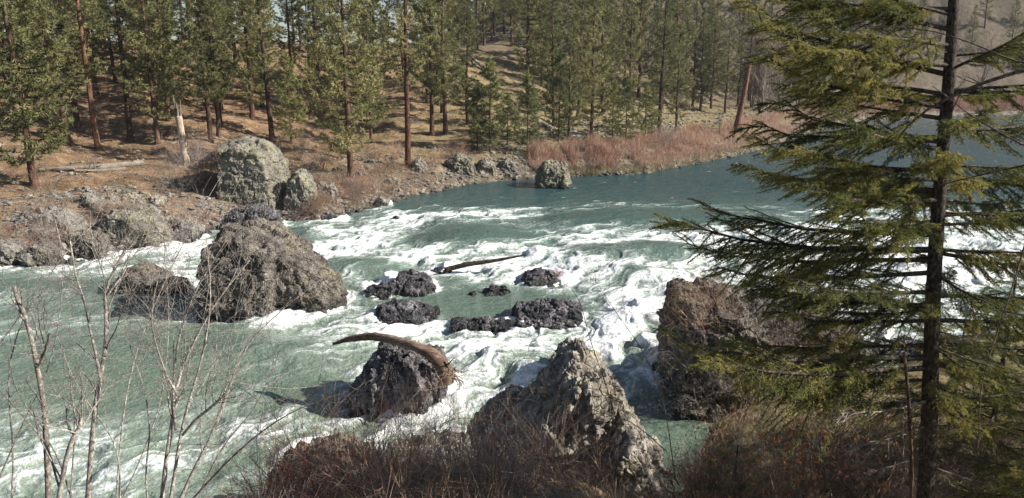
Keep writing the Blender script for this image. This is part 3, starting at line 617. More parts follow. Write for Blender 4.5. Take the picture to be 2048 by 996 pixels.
# ---------------------------------------------------------------- pines
def pine_proto(seed, H, c0, Lmax, shape=.6, tuft=.24, nb=11, dens=1.0, drop=.18, r0=None, trunk_mat='pine_bark', leaf='pine_needles', dead=0, droopy=0., spacing=.42):
    rg = np.random.default_rng(seed); r0 = r0 or H*.0105+.03
    tb = Tubes(); n = 9; zz = np.linspace(0, H, n); wx = np.cumsum(rg.normal(0, .05, n))*H/18; wy = np.cumsum(rg.normal(0, .05, n))*H/18; wx -= wx[0]; wy -= wy[0]
    tz = lambda z: np.array([np.interp(z, zz, wx), np.interp(z, zz, wy), z])
    rr = lambda z: r0*(1-z/H)**.8*(1+.35*math.exp(-z/.35))+.012
    lv = np.concatenate([[-.4, 0, .3, .8], np.linspace(1.5, H, 16)]); tb.add([tz(z) for z in lv], [rr(max(z, 0)) for z in lv])
    TV, TF, _ = tb.arrays(9)
    lb = Tubes(); C, D = [], []
    z = c0*H
    while z < H-.25:
        t = (z-c0*H)/(H-c0*H); prof = (1-t)**shape*min(1, .45+t*3.2)
        for k in range(rg.integers(3, 5) if t < .9 else 3):
            if rg.random() < drop: continue
            a = rg.uniform(0, 6.283); L = max(.25, Lmax*prof*rg.uniform(.6, 1.12)); zb = z+rg.uniform(-.2, .2)
            b = tz(zb); dx = np.array([math.cos(a), math.sin(a), 0]); up = rg.uniform(-.12, .25)+.35*t-droopy*(1-t)
            pts = [b+dx*L*q+np.array([0, 0, L*(up*q-.28*q*(1-q)*2+.22*q**3)]) for q in (0, .25, .5, .75, 1)]
            rb = min(.055, .012+L*.014); lb.add(pts, [rb, rb*.8, rb*.6, rb*.4, rb*.2]); P = np.array(pts)
            m = max(3, int(L/.2*dens))
            for j in range(m):
                q = .22+.78*(j+rg.random())/m; s = q*4; i = min(3, int(s)); p = P[i]+(P[i+1]-P[i])*(s-i)
                sd_ = 1 if j % 2 else -1; tl = rg.uniform(.2, .62)*(1.15-q*.5)*min(1, L)
                dd = unit(dx*.7+np.array([-dx[1], dx[0], 0])*sd_*rg.uniform(.4, 1.1)+np.array([0, 0, rg.uniform(-.15, .5)]))
                e = p+dd*tl; lb.add([p, p+dd*tl*.5+np.array([0, 0, -.02]), e], [rb*.35, .008, .005])
                C.append(e); D.append(unit(dd+np.array([0, 0, .5])))
                if rg.random() < .75: C.append(p+dd*tl*.55); D.append(unit(dd+rg.normal(size=3)*.4+np.array([0, 0, .4])))
            C.append(P[-1]); D.append(unit(dx+np.array([0, 0, .5])))
        z += spacing*rg.uniform(.7, 1.3)*(1-.35*t)
    for k in range(5): C.append(tz(H-.1*k)); D.append(np.array([0, 0, 1.]))
    for k in range(dead):
        zb = rg.uniform(.18, 1.0)*c0*H+.6; a = rg.uniform(0, 6.283); L = rg.uniform(.4, 1.0)*Lmax*.6; dx = np.array([math.cos(a), math.sin(a), 0]); b = tz(zb)
        pts = [b+dx*L*q+np.array([rg.normal()*.05, rg.normal()*.05, L*(-.3*q+.45*q*q)]) for q in (0, .3, .6, 1)]
        lb.add(pts, [.035, .025, .016, .006])
        for j in range(4):
            q = rg.uniform(.4, 1); p = b+dx*L*q+np.array([0, 0, L*(-.3*q+.45*q*q)]); e = p+unit(dx+rg.normal(size=3)*.7)*rg.uniform(.2, .5); lb.add([p, e], [.01, .004])
    LV, LF, _ = lb.arrays(4)
    C = np.array(C); D = np.array(D); N = len(C)
    rd = rg.normal(size=(N, nb, 3)); rd /= np.linalg.norm(rd, axis=2, keepdims=True); dirs_ = D[:, None]*.55+rd; dirs_ /= np.linalg.norm(dirs_, axis=2, keepdims=True)
    CC = np.repeat(C[:, None], nb, 1).reshape(-1, 3); LL = tuft*rg.uniform(.6, 1.15, N*nb)
    BV, BF = blades(CC, dirs_.reshape(-1, 3), LL, tuft*.2, seed)
    root = thing('pine_tree', 'pine', 'tree')
    tr = mk('trunk', np.concatenate([TV, LV]), [np.concatenate([TF, LF+len(TV)])], MAT[trunk_mat], root, mat2=MAT['dark_bark'], n2=len(TF)); mk('crown', BV, BF, MAT[leaf], root, smooth=False)
    root['H'] = H
    return root
PP = {
 'tallA': pine_proto(1, 20, .2, 3.2, .5, dead=6, tuft=.3, dens=1.15), 'tallB': pine_proto(2, 20, .14, 2.9, .5, dead=4, drop=.2, tuft=.3, dens=1.15), 'tallC': pine_proto(3, 20, .33, 2.9, .55, dead=22, drop=.2, trunk_mat='red_bark', tuft=.29),
 'low': pine_proto(4, 15, .1, 3.2, .6, drop=.15, dens=1.25, tuft=.3), 'midA': pine_proto(5, 14, .14, 2.7, .65, tuft=.29, dens=1.2), 'midB': pine_proto(6, 14, .2, 2.3, .55, drop=.2, dead=6, tuft=.28),
 'young': pine_proto(7, 6, .1, 1.5, .75, tuft=.24, r0=.06, leaf='young_needles', spacing=.26, drop=.1, dens=1.1), 'sparse': pine_proto(8, 18, .3, 2.2, .5, drop=.35, dead=22, trunk_mat='dark_bark', tuft=.29),
 'farA': pine_proto(9, 20, .08, 3.1, .75, nb=9, spacing=.44, dens=.95, tuft=.36), 'farB': pine_proto(10, 20, .16, 2.8, .65, nb=9, spacing=.46, dens=.95, tuft=.36)}
used = set()
def pine(kind, x, y, H, label, group=None, lean=(0, 0), rz=None, z=None):
    pr = PP[kind]; r = pr if kind not in used else copy_tree(pr); used.add(kind); s = H/pr['H']
    r.location = (x, y, hz(x, y) if z is None else z); r.scale = (s*random.uniform(.93, 1.08),)*2+(s,)
    r.rotation_euler = (lean[1], lean[0], random.uniform(0, 6.28) if rz is None else rz); r['label'] = label; r['group'] = group or ''
    if not group: del r['group']
    return r
placed = []
def pine_at(px_, py_, kind, H, label, lean=(0, 0)):
    g = ground(px_, py_)
    if g is None: print('no ground', px_, py_); return
    placed.append((g[0], g[1])); return pine(kind, g[0], g[1], H, label, lean=lean)
LP = [
 (70, 376, 'low', 17, 'low branched olive pine at the far left, nearest the fallen log', (-.03, 0)),
 (138, 292, 'tallA', 19, 'pine with a leaning reddish trunk just behind the leftmost low branched pine', (-.09, 0)),
 (155, 254, 'tallB', 20, 'dark trunked tall pine higher up the slope above the leaning reddish trunk'),
 (197, 300, 'tallC', 18, 'slim pine with a bare red trunk left of the fallen log middle'),
 (262, 286, 'sparse', 19, 'thin sparse pine with a mostly bare grey trunk behind the fallen log'),
 (316, 293, 'midA', 15.5, 'full green pine standing left of the bare broken snag'),
 (422, 286, 'midB', 16, 'left one of the two close pines right behind the bare snag'),
 (438, 272, 'midB', 15, 'right one of the two close pines right behind the bare snag'),
 (545, 284, 'sparse', 19, 'tall dark pine with thin branches just behind the tallest lichen boulder'),
 (583, 289, 'young', 8, 'small dark pine between the lichen boulders and the big shore pine'),
 (505, 240, 'farA', 19, 'shadowed pine on the slope behind the tallest lichen boulder'),
 (640, 250, 'tallB', 19, 'tall pine on the slope left of the big shore pine'),
 (702, 356, 'low', 18.5, 'big full pine on the shore with low branches over the red brush', (.01, 0)),
 (742, 285, 'midA', 12, 'mid sized pine half hidden between the big shore pine and the red trunked pine'),
 (816, 336, 'tallC', 21, 'straight pine with a bright red bare trunk and dead lower limbs'),
 (864, 271, 'midB', 17, 'slim pine just right of the bright red trunk, left of a pair'),
 (891, 269, 'tallB', 20, 'tall pine right of the bright red trunk, right of a pair'),
 (935, 250, 'farA', 14, 'pine on the slope left of the white fallen log'),
 (980, 302, 'young', 8.5, 'yellow green young pine below the white fallen log'),
 (955, 300, 'young', 6, 'short young pine standing left of the yellow green one below the white log'),
 (1055, 210, 'tallA', 21, 'tall dark trunked pine right of the white fallen log'),
 (1055, 306, 'young', 7.5, 'bushy young pine directly uphill of the lone rounded boulder'),
 (1015, 292, 'young', 5, 'smallest young pine left of the bushy one uphill of the lone boulder'),
 (1118, 282, 'young', 9, 'narrow young pine at the left end of the willow thicket'),
 (1137, 288, 'midA', 11, 'light green pine standing at the left part of the willow thicket'),
 (1182, 277, 'midA', 15, 'rounded spreading pine above the pale willows, with a dark forked stem'),
 (1225, 276, 'young', 6, 'young pine between the rounded spreading pine and the next small one'),
 (1251, 290, 'young', 7, 'small conical pine rising from the back of the willow thicket'),
 (1277, 196, 'tallB', 21, 'tall dark pine in the shaded gully above the willows'),
 (1290, 279, 'young', 6, 'small thin pine left of the tall thin one by the willows'),
 (1302, 276, 'young', 5.5, 'smallest of the thin pines left of the tall thin one by the willows'),
 (1317, 272, 'sparse', 18, 'tall thin dark pine at the middle of the willow thicket'),
 (1352, 262, 'midA', 12, 'pointed pine just right of the tall thin one by the willows'),
 (1400, 222, 'farA', 15, 'dark pine with a slightly leaning trunk on the grassy slope'),
 (1422, 218, 'midB', 14, 'slim pine beside the leaning dark one on the grassy slope'),
 (1450, 226, 'midB', 14, 'pine on the grassy slope just left of the leaning red trunk'),
 (1385, 215, 'farA', 16, 'full dark pine on the slope left of the slightly leaning one')]
for t in LP: pine_at(t[0], t[1], t[2], t[3], t[4], t[5] if len(t) > 5 else (0, 0))
for (a, b, k, H, lb) in [(368, 80, 'tallC', 17, 'red trunked pine on the skyline terrace, left of a group of three'), (379, 78, 'sparse', 16, 'thin pine on the skyline terrace, middle of a group of three'), (388, 86, 'tallC', 18, 'pine on the skyline terrace, right of a group of three'),
                         (951, 84, 'tallC', 19, 'pine standing on the bare terrace edge above the white fallen log'), (984, 82, 'tallC', 14, 'smaller thin trunked pine beside the one on the bare terrace edge')]:
    g = ground(a, b); 
    if g is None: g = atY(a, b, 92)
    placed.append((g[0], g[1])); pine(k, g[0], g[1], H, lb)
def fill(n, x0, x1, y0, y1, kinds, H0, H1, dmin, label, group, test=None, seed=5):
    rg = random.Random(seed); k = 0; tries = 0
    while k < n and tries < n*60:
        tries += 1; X = rg.uniform(x0, x1); Y = rg.uniform(y0, y1); P = topx(X, Y, 10.0)
        if not (-60 < P[0] < 2110): continue
        s = sdist(np.array([X]), np.array([Y]), FS)[0]
        if not inside(np.array([X]), np.array([Y]), FPOLY)[0]: continue
        if test and not test(X, Y, s, P[0]): continue
        if min([math.hypot(X-a, Y-b) for a, b in placed]+[99]) < dmin: continue
        placed.append((X, Y)); pine(rg.choice(kinds), X, Y, rg.uniform(H0, H1), label, group, lean=(rg.gauss(0, .025), rg.gauss(0, .025))); k += 1
fill(42, -60, 2, 58, 92, ['tallA', 'tallB', 'midA', 'farA', 'farB'], 13, 21, 4.2, 'one of the pines filling the left slope behind the front row', 'pines on the left slope', lambda X, Y, s, p: 20 < s < 54 and not (340 < p < 410) and p < 930)
fill(26, -75, 2, 92, 130, ['tallA', 'tallB', 'farB', 'sparse'], 13, 19, 6, 'one of the pines on the flat skyline terrace at left', 'pines on the skyline terrace', lambda X, Y, s, p: s > 50 and p < 930 and not (345 < p < 400) and not (470 < p < 500) and not (640 < p < 665), 6)
fill(34, -16, 26, 94, 175, ['farA', 'farB'], 12, 19, 4.5, 'one of the pines on the rise behind the bare terrace edge', 'pines behind the terrace edge', lambda X, Y, s, p: s > 50 and 900 < p < 1130 and not (935 < p < 1000 and Y < 112), 16)
fill(38, 2, 60, 80, 130, ['farA', 'farB', 'tallB', 'midA'], 14, 21, 5, 'one of the dense pines on the shaded slope above the willows', 'pines above the willows', lambda X, Y, s, p: s > 17 and 1000 < p < 1520, 7)
fill(75, 0, 130, 118, 230, ['farA', 'farB'], 15, 22, 7, 'one of the dark pines on the hillside behind, above the river bend', 'pines on the back hillside', lambda X, Y, s, p: s > 14 and 1000 < p < 1660, 8)
fill(72, 50, 260, 140, 330, ['farA', 'farB'], 11, 18, 7, 'one of the hazy pines on the far hill seen through the fir', 'pines on the far right hill', lambda X, Y, s, p: s > 20 and 1480 < p < 2100, 9)
print('pines', sum(1 for o in bpy.data.objects if o.name.startswith('pine_tree')))
for k, pr in PP.items():
    if k not in used: print('unused', k)
    if 'H' in pr: del pr['H']
for o in list(bpy.data.objects):
    if 'H' in o: del o['H']

# ---------------------------------------------------------------- shrubs and stems
def grow(tb, p, d, L, r, lvl, rg, wig=.25, up=.1, kids=3, ratio=.55, ang=.7, tips=None, n=6):
    pts = [np.array(p, float)]; d = unit(d); sg = L/(n-1)
    for i in range(n-1):
        d = unit(d+rg.normal(size=3)*wig*.5+np.array([0, 0, up])); pts.append(pts[-1]+d*sg)
    rr = [max(.0012, r*(1-.72*i/(n-1))) for i in range(n)]; tb.add(pts, rr)
    if lvl > 0:
        for k in range(kids):
            q = rg.uniform(.25, .95)*(n-1); i = min(n-2, int(q)); b = pts[i]+(pts[i+1]-pts[i])*(q-i); dd = unit(pts[i+1]-pts[i])
            grow(tb, b, unit(dd+rg.normal(size=3)*ang), L*ratio*rg.uniform(.6, 1.2), rr[i]*.62, lvl-1, rg, wig, up, kids, ratio, ang, tips, n)
    elif tips is not None: tips.append((pts[-1], d))
def shrub_mesh(seed, n, H, spread, r, lvl=2, kids=4, wig=.3, up=.05, sides=3, base_r=.12, ang=.7, ratio=.55, leaves=0, bend=(0, 0)):
    rg = np.random.default_rng(seed); tb = Tubes(); tips = []
    for i in range(n):
        a = rg.uniform(0, 6.283); q = math.sqrt(rg.random()); d = np.array([math.cos(a)*q*spread+bend[0], math.sin(a)*q*spread+bend[1], 1.0])
        grow(tb, [math.cos(a)*base_r*q, math.sin(a)*base_r*q, -.1], d, H*rg.uniform(.6, 1.1), r*rg.uniform(.6, 1.1), lvl, rg, wig, up, kids, ratio, ang, tips)
    V, Fc, _ = tb.arrays(sides); return V, Fc, tips
SH = {}
def shrub(kind, x, y, sc, label, cat, group=None, name='bare_shrub', mat='grey_twig', z=None, rz=None, leaf=None, **k):
    key = (kind, mat)
    if key not in SH:
        V, Fc, tips = shrub_mesh(*SHK[kind][0], **SHK[kind][1]); o = mk(name, V, Fc, MAT[mat], smooth=False); SH[key] = o
        if leaf:
            rg = np.random.default_rng(5); T = [t for t in tips if rg.random() < leaf]
            C = np.repeat(np.array([t[0] for t in T]), 3, 0); D = rg.normal(size=C.shape)*.5+np.array([0, 0, -.8]); D /= np.linalg.norm(D, axis=1, keepdims=True)
            LV, LF = blades(C+rg.normal(size=C.shape)*.012, D, .055, .04, 2); mk('dry_leaves', LV, LF, MAT['dry_leaf'], o, smooth=False)
    else: o = copy_tree(SH[key])
    o.location = (x, y, hz(x, y) if z is None else z); o.scale = (sc, sc, sc*random.uniform(.9, 1.1)); o.rotation_euler = (0, 0, random.uniform(0, 6.28) if rz is None else rz)
    for q in ('label', 'group'):
        if q in o: del o[q]
    return tag(o, label, cat, group)
SHK = {'far1': ((1, 22, 1.5, .9, .012), dict(lvl=2, kids=5)), 'far2': ((2, 18, 1.3, 1.3, .012), dict(lvl=2, kids=5, wig=.4)), 'far3': ((3, 30, 2.4, .8, .014), dict(lvl=2, kids=6)),
       'dog1': ((4, 20, 1.0, .5, .007), dict(lvl=1, kids=2, wig=.12, base_r=.35)), 'dog2': ((5, 22, 1.2, .9, .0075), dict(lvl=1, kids=3, wig=.18, base_r=.5)),
       'twig': ((13, 8, 1.3, .9, .010), dict(lvl=2, kids=5, wig=.3, ratio=.55, base_r=.2)), 'arch': ((6, 44, 2.1, .9, .0075), dict(lvl=1, kids=3, wig=.16, up=-.16, base_r=.4, bend=(-.6, .1))), 'curl': ((7, 16, 1.6, .9, .011), dict(lvl=3, kids=4, wig=.55, up=.02, ratio=.5)),
       'curl2': ((8, 14, 1.3, 1.2, .011), dict(lvl=3, kids=4, wig=.6, up=.0, ratio=.52)), 'leafy': ((9, 9, 1.5, .7, .008), dict(lvl=2, kids=4, wig=.35)), 'bare_tree': ((10, 5, 8, .28, .09), dict(lvl=3, kids=6, wig=.14, up=.12, ratio=.42, ang=.55)),
       'tuft': ((12, 40, .45, .9, .005), dict(lvl=0, kids=0, wig=.2, base_r=.1))}
def far_shrub(px_, py_, kind, sc, label, mat='grey_twig', group=None):
    g = ground(px_, py_); return shrub(kind, g[0], g[1], sc, label, 'shrub', group, mat=mat)
far_shrub(400, 372, 'far3', 1.35, 'large grey leafless shrub at the foot of the bare snag')
far_shrub(440, 362, 'far3', 1.1, 'grey leafless shrub between the bare snag shrub and the tallest lichen boulder')
far_shrub(365, 385, 'far1', 1.2, 'low grey leafless shrub left of the bare snag foot')
far_shrub(345, 340, 'far1', 1.0, 'grey shrub at the right end of the fallen log')
far_shrub(600, 322, 'far3', .9, 'dark leafless shrub directly behind the pointed lichen boulder', 'dark_twig')
far_shrub(560, 318, 'far3', .8, 'dark shrub wedged between the two tallest lichen boulders', 'dark_twig')
far_shrub(645, 345, 'far3', .8, 'dark brown shrub behind the small angular grey boulder', 'dark_twig')
far_shrub(885, 318, 'far1', 1.1, 'brown shrub on the slope above the broad boulder cluster', 'brown_twig')
far_shrub(1330, 300, 'far3', 1.1, 'pale grey bush standing up behind the willows at their middle')
far_shrub(1440, 268, 'bare_tree', .32, 'small pale leafless tree just left of the leaning red trunk', 'pale_twig')
for i in range(26):
    p = shore_pt(random.uniform(-20, 420), random.uniform(.4, 4.5)); shrub(random.choice(['far1', 'far2']), p[0], p[1], random.uniform(.45, .85), 'one of the pinkish grey twiggy shrubs among the stones of the left far shore', 'shrub', 'shrubs on the left far shore', mat=random.choice(['grey_twig', 'brown_twig', 'willow', 'brown_twig']))
for i in range(30):
    p = shore_pt(random.uniform(600, 850), random.uniform(.3, 5)); shrub(random.choice(['far1', 'far2']), p[0], p[1], random.uniform(.5, .9), 'one of the reddish twiggy shrubs below the big shore pine', 'shrub', 'reddish shrubs below the shore pine', mat=random.choice(['willow', 'brown_twig', 'grey_twig', 'brown_twig']))
for i in range(16):
    p = shore_pt(random.uniform(850, 1090), random.uniform(3, 9)); shrub(random.choice(['far1', 'far2']), p[0], p[1], random.uniform(.6, 1.0), 'one of the brown twiggy shrubs along the slope foot behind the lone rounded boulder', 'shrub', 'brown shrubs on the middle bank', mat='brown_twig')
for i in range(9):
    p = shore_pt([430, 445, 480, 500, 520, 545, 590, 610, 405][i], .5+random.random()); shrub('tuft', p[0], p[1], random.uniform(1.2, 1.9), 'one of the rust orange grass tufts at the foot of the lichen boulders', 'grass tuft', 'orange tufts at the boulders', name='grass_tuft', mat='red_twig')
rg_ = random.Random(3)
for i in range(40):
    Xb = rg_.uniform(-55, 40); p = (Xb, rg_.uniform(55, 92)); s_ = sdist(np.array([p[0]]), np.array([p[1]]), FS)[0]
    if s_ < 7 or s_ > 45 or not inside(np.array([p[0]]), np.array([p[1]]), FPOLY)[0]: continue
    shrub(rg_.choice(['far1', 'far2']), p[0], p[1], rg_.uniform(.5, .95), 'one of the low brown shrubs dotted over the slope between the pine trunks', 'shrub', 'low shrubs on the pine slope', mat=rg_.choice(['brown_twig', 'grey_twig']))
for i in range(60):
    px_ = rg_.uniform(1600, 2100); p = shore_pt(px_, rg_.uniform(3, 40)); shrub('bare_tree', p[0], p[1], rg_.uniform(.9, 1.7), 'one of the leafless grey trees on the far right shore seen through the fir', 'tree', 'leafless trees on the far right shore', name='leafless_tree', mat=['grey_twig', 'dark_twig'][i % 2])
def thicket(n, fn, name, seed, H0, H1, r, mat, spread=.25, pts=4, sides=3, wig=.06, hv=0):
    rg = np.random.default_rng(seed); P = np.array([fn(rg) for _ in range(n)]); Z = height(P[:, 0], P[:, 1]); tb = Tubes()
    H = rg.uniform(H0, H1, n)*(1+hv*fbm2(P[:, 0]*.35, P[:, 1]*.35, 3, 55)); a = rg.uniform(0, 6.283, n); sp_ = rg.random(n)*spread; dx = np.cos(a)*sp_; dy = np.sin(a)*sp_
    for i in range(n):
        q = [np.array([P[i, 0]+dx[i]*H[i]*t*t+rg.normal()*wig*t, P[i, 1]+dy[i]*H[i]*t*t+rg.normal()*wig*t, max(Z[i], -.1)-.05+H[i]*t*(1-.1*t)]) for t in np.linspace(0, 1, pts)]
        tb.add(q, [r*(1-.75*t) for t in np.linspace(0, 1, pts)])
    V, Fc, _ = tb.arrays(sides); return tag(mk(name, V, Fc, MAT[mat], smooth=False), kind='stuff')
def wz(g):
    while True:
        a = g.uniform(1075, 1680); s = .4+6.5*g.random(); 
        if noise2(np.array([a*.02]), np.array([s*.5]), 6)[0] > -.15+.3*g.random()-.3: return shore_pt(a, s*min(1, .4+(a-1060)/200))
thicket(12000, wz, 'willow_thicket', 4, .5, 1.2, .015, 'willow', .45, hv=.8)
thicket(5500, wz, 'willow_thicket_brown', 14, .5, 1.5, .015, 'brown_twig', .5, hv=.8)
thicket(2600, lambda g: shore_pt(g.uniform(1130, 1600), -.1+.9*g.random()), 'pale_reeds', 15, .3, .8, .014, 'dry_grass', .7, 3)
thicket(3000, lambda g: shore_pt(g.uniform(1680, 2150), 1+7*g.random()), 'far_shore_brush', 5, 1.0, 3, .04, 'willow', .4)
thicket(2500, lambda g: shore_pt(g.uniform(600, 900), .2+4*g.random()), 'shore_brush', 6, .3, .9, .013, 'brown_twig', .7)
def dg(g):
    while True:
        p = shore_pt(g.uniform(-40, 1500), 3+36*g.random()**1.3)
        if noise2(np.array([p[0]*.35]), np.array([p[1]*.35]), 8)[0] > -.05: return p
thicket(20000, dg, 'dry_grass', 7, .12, .45, .014, 'dry_grass', .8, 3)

# ---------------------------------------------------------------- snag, logs
def litter(n, fn, name, seed, mat, L0, L1, r):
    rg = np.random.default_rng(seed); P = np.array([fn(rg) for _ in range(n)]); a = rg.uniform(0, 6.283, n); L = rg.uniform(L0, L1, n)
    Q = P+np.stack([np.cos(a), np.sin(a)], 1)*L[:, None]; Z0 = height(P[:, 0], P[:, 1]); Z1 = height(Q[:, 0], Q[:, 1]); tb = Tubes()
    for i in range(n): tb.add([np.array([*P[i], Z0[i]+.02]), np.array([*((P[i]+Q[i])/2+rg.normal(size=2)*.05*L[i]), (Z0[i]+Z1[i])/2+.06]), np.array([*Q[i], Z1[i]+.02])], [r, r*.8, r*.4])
    V, Fc, _ = tb.arrays(4); return tag(mk(name, V, Fc, MAT[mat], smooth=False), kind='stuff')
litter(2600, lambda g: np.array([g.uniform(-50, 6), g.uniform(42, 84)]), 'fallen_twigs', 61, 'grey_twig', .3, 1.4, .022)
litter(1600, lambda g: shore_pt(g.uniform(0, 1500), 1+8*g.random()), 'shore_sticks', 62, 'pale_twig', .3, 1.3, .02)
def tube_obj(name, pts, rad, mat, sides=12, parent=None, rough=.15, seed=0, sub=40):
    P = np.array(pts, float); t = np.linspace(0, 1, len(P)); tt = np.linspace(0, 1, sub)
    def cr(col):
        from numpy import interp
        v = np.interp(tt, t, col)
        for _ in range(2): v[1:-1] = (v[:-2]+2*v[1:-1]+v[2:])/4
        return v
    Q = np.stack([cr(P[:, k]) for k in range(3)], 1); r = np.interp(tt, t, rad); tb = Tubes(); tb.add(list(Q), list(r)); V, Fc, _ = tb.arrays(sides)
    c = np.repeat(Q, sides, 0); d = V-c; V = c+d*(1+rough*fbm3(V*3/max(r), 2, seed)[:, None]+rough*.8*fbm3(V*np.array([1, 1, .3])*9, 2, seed+3)[:, None])
    caps = [np.array([[i for i in range(sides)]][0])[::-1][None], (np.arange(sides)+len(V)-sides)[None]]
    return mk(name, V, [Fc]+caps, mat, parent)
g = ground(373, 333); tp = atY(357, 232, g[1]); sn = thing('broken_snag', 'pale barkless broken snag with a splintered top on the left far bank', 'snag', tuple(g))
def rel(o, pts): return [np.array(p)-np.array(o.location) for p in pts]
tube_obj('trunk', rel(sn, [g+[0, 0, -.4], g+(tp-g)*.4, tp]), [.30, .26, .23], MAT['pale_wood'], 12, sn, .2)
for i, (dx, h_) in enumerate([(-.15, 1.5), (.0, .8), (.13, 1.1), (.06, .35), (-.06, 1.0)]):
    q = tp+np.array([dx, random.uniform(-.1, .1), -.3]); tube_obj('splinter', rel(sn, [q, q+[dx*.5, 0, h_*.6+.3], q+[dx*.7, 0, h_+.3]]), [.09, .055, .012], MAT['grey_wood'], 5, sn, .2, i, 8)
def log_on(pxs, rad, label, mat, name='fallen_log', lift=0, stubs=5, seed=0, Ys=None):
    P = [ground(a, b) for a, b in pxs]; P = [p+[0, 0, max(rad)*.8+lift] for p in P]
    o = thing(name, label, 'log', tuple(P[0])); tube_obj('log_trunk', rel(o, P), rad, MAT[mat], 12, o, .05, seed)
    rg = np.random.default_rng(seed)
    for i in range(stubs):
        q = rg.uniform(.1, .95)*(len(P)-1); k = min(len(P)-2, int(q)); b = P[k]+(P[k+1]-P[k])*(q-k); d = unit(rg.normal(size=3)*[.6, .5, .6]+[.3, -.4, .4]); L = rg.uniform(.4, .9)
        tube_obj('branch_stub', rel(o, [b, b+d*L*.5, b+d*L+[.1, 0, .05]]), [.06, .045, .02], MAT[mat], 6, o, .1, i, 8)
    return o
log_on([(78, 347), (130, 343), (200, 340), (285, 331)], [.12, .17, .2, .23], 'grey fallen log with branch stubs lying across the orange slope at left', 'grey_wood', seed=3, stubs=6)
log_on([(148, 345), (200, 346), (250, 341)], [.08, .12, .13], 'shorter darker fallen log lying just below the grey one', 'grey_wood', seed=8, stubs=3)
log_on([(945, 124), (968, 142), (990, 158)], [.2, .25, .22], 'white barkless log lying down the slope right of the paired pines', 'pale_wood', seed=4, stubs=1, lift=.2)
# leaning trunk
g = ground(1470, 266); tp = atY(1500, 122, g[1]); lt = thing('leaning_tree', 'leaning red trunk with a broken dark top above the willow thicket', 'tree', tuple(g))
tube_obj('trunk', rel(lt, [g+[0, 0, -.3], g+(tp-g)*.5+[.1, 0, 0], tp]), [.42, .33, .25], MAT['red_bark'], 10, lt, .12)
tb = Tubes(); rg = np.random.default_rng(4)
for i in range(10): grow(tb, tp-(tp-g)*rg.uniform(0, .12)-np.array(lt.location), rg.normal(size=3)+[0, 0, .1], rg.uniform(1.2, 2.4), .09, 1, rg, .4, -.1, 4)
V, Fc, _ = tb.arrays(4); mk('dead_top', V, Fc, MAT['dark_bark'], lt)
# curved driftwood resting on the grey rock
Yd = RK['log_rock'].location.y-.2
pd = [atY(a, b, Yd+c) for a, b, c in [(666, 688, .5), (700, 677, .4), (745, 672, .1), (790, 680, -.4), (835, 694, -.8), (870, 712, -1.0), (890, 740, -1.1), (893, 765, -1.1)]]
dl = thing('driftwood_log', 'curved brown driftwood log draped over the steep grey rock, thin end pointing left', 'log', tuple(pd[4]))
tube_obj('log_trunk', rel(dl, pd), [.04, .09, .12, .13, .155, .19, .24, .22], MAT['drift_wood'], 14, dl, .14, 5, 60)
tb = Tubes(); rg = np.random.default_rng(14)
for i in range(26): grow(tb, pd[6]+rg.normal(size=3)*.12-np.array(dl.location), unit([.6, -.3, -.6]+rg.normal(size=3)*.7), rg.uniform(.25, .6), .03, 1, rg, .5, -.15, 3)
V, Fc, _ = tb.arrays(5); mk('roots', V, Fc, MAT['drift_wood'], dl)
pl = [atY(a, b, Yw(545)+c) for a, b, c in [(890, 540, 0), (930, 529, .1), (990, 521, .2), (1045, 511, .4)]]
o = tube_obj('driftwood_log', rel(bpy.data.objects['river'], pl), [.13, .12, .09, .04], MAT['dark_bark'], 10, None, .15, 6); tag(o, 'straight dark log sticking out over the white water above the pool', 'log')
sh = atz(1105, 566); shrub('tuft', 2.2, 35.2, .9, 'orange grass tuft on the black domed rock behind the pool', 'grass tuft', name='grass_tuft', mat='red_twig', z=.35)

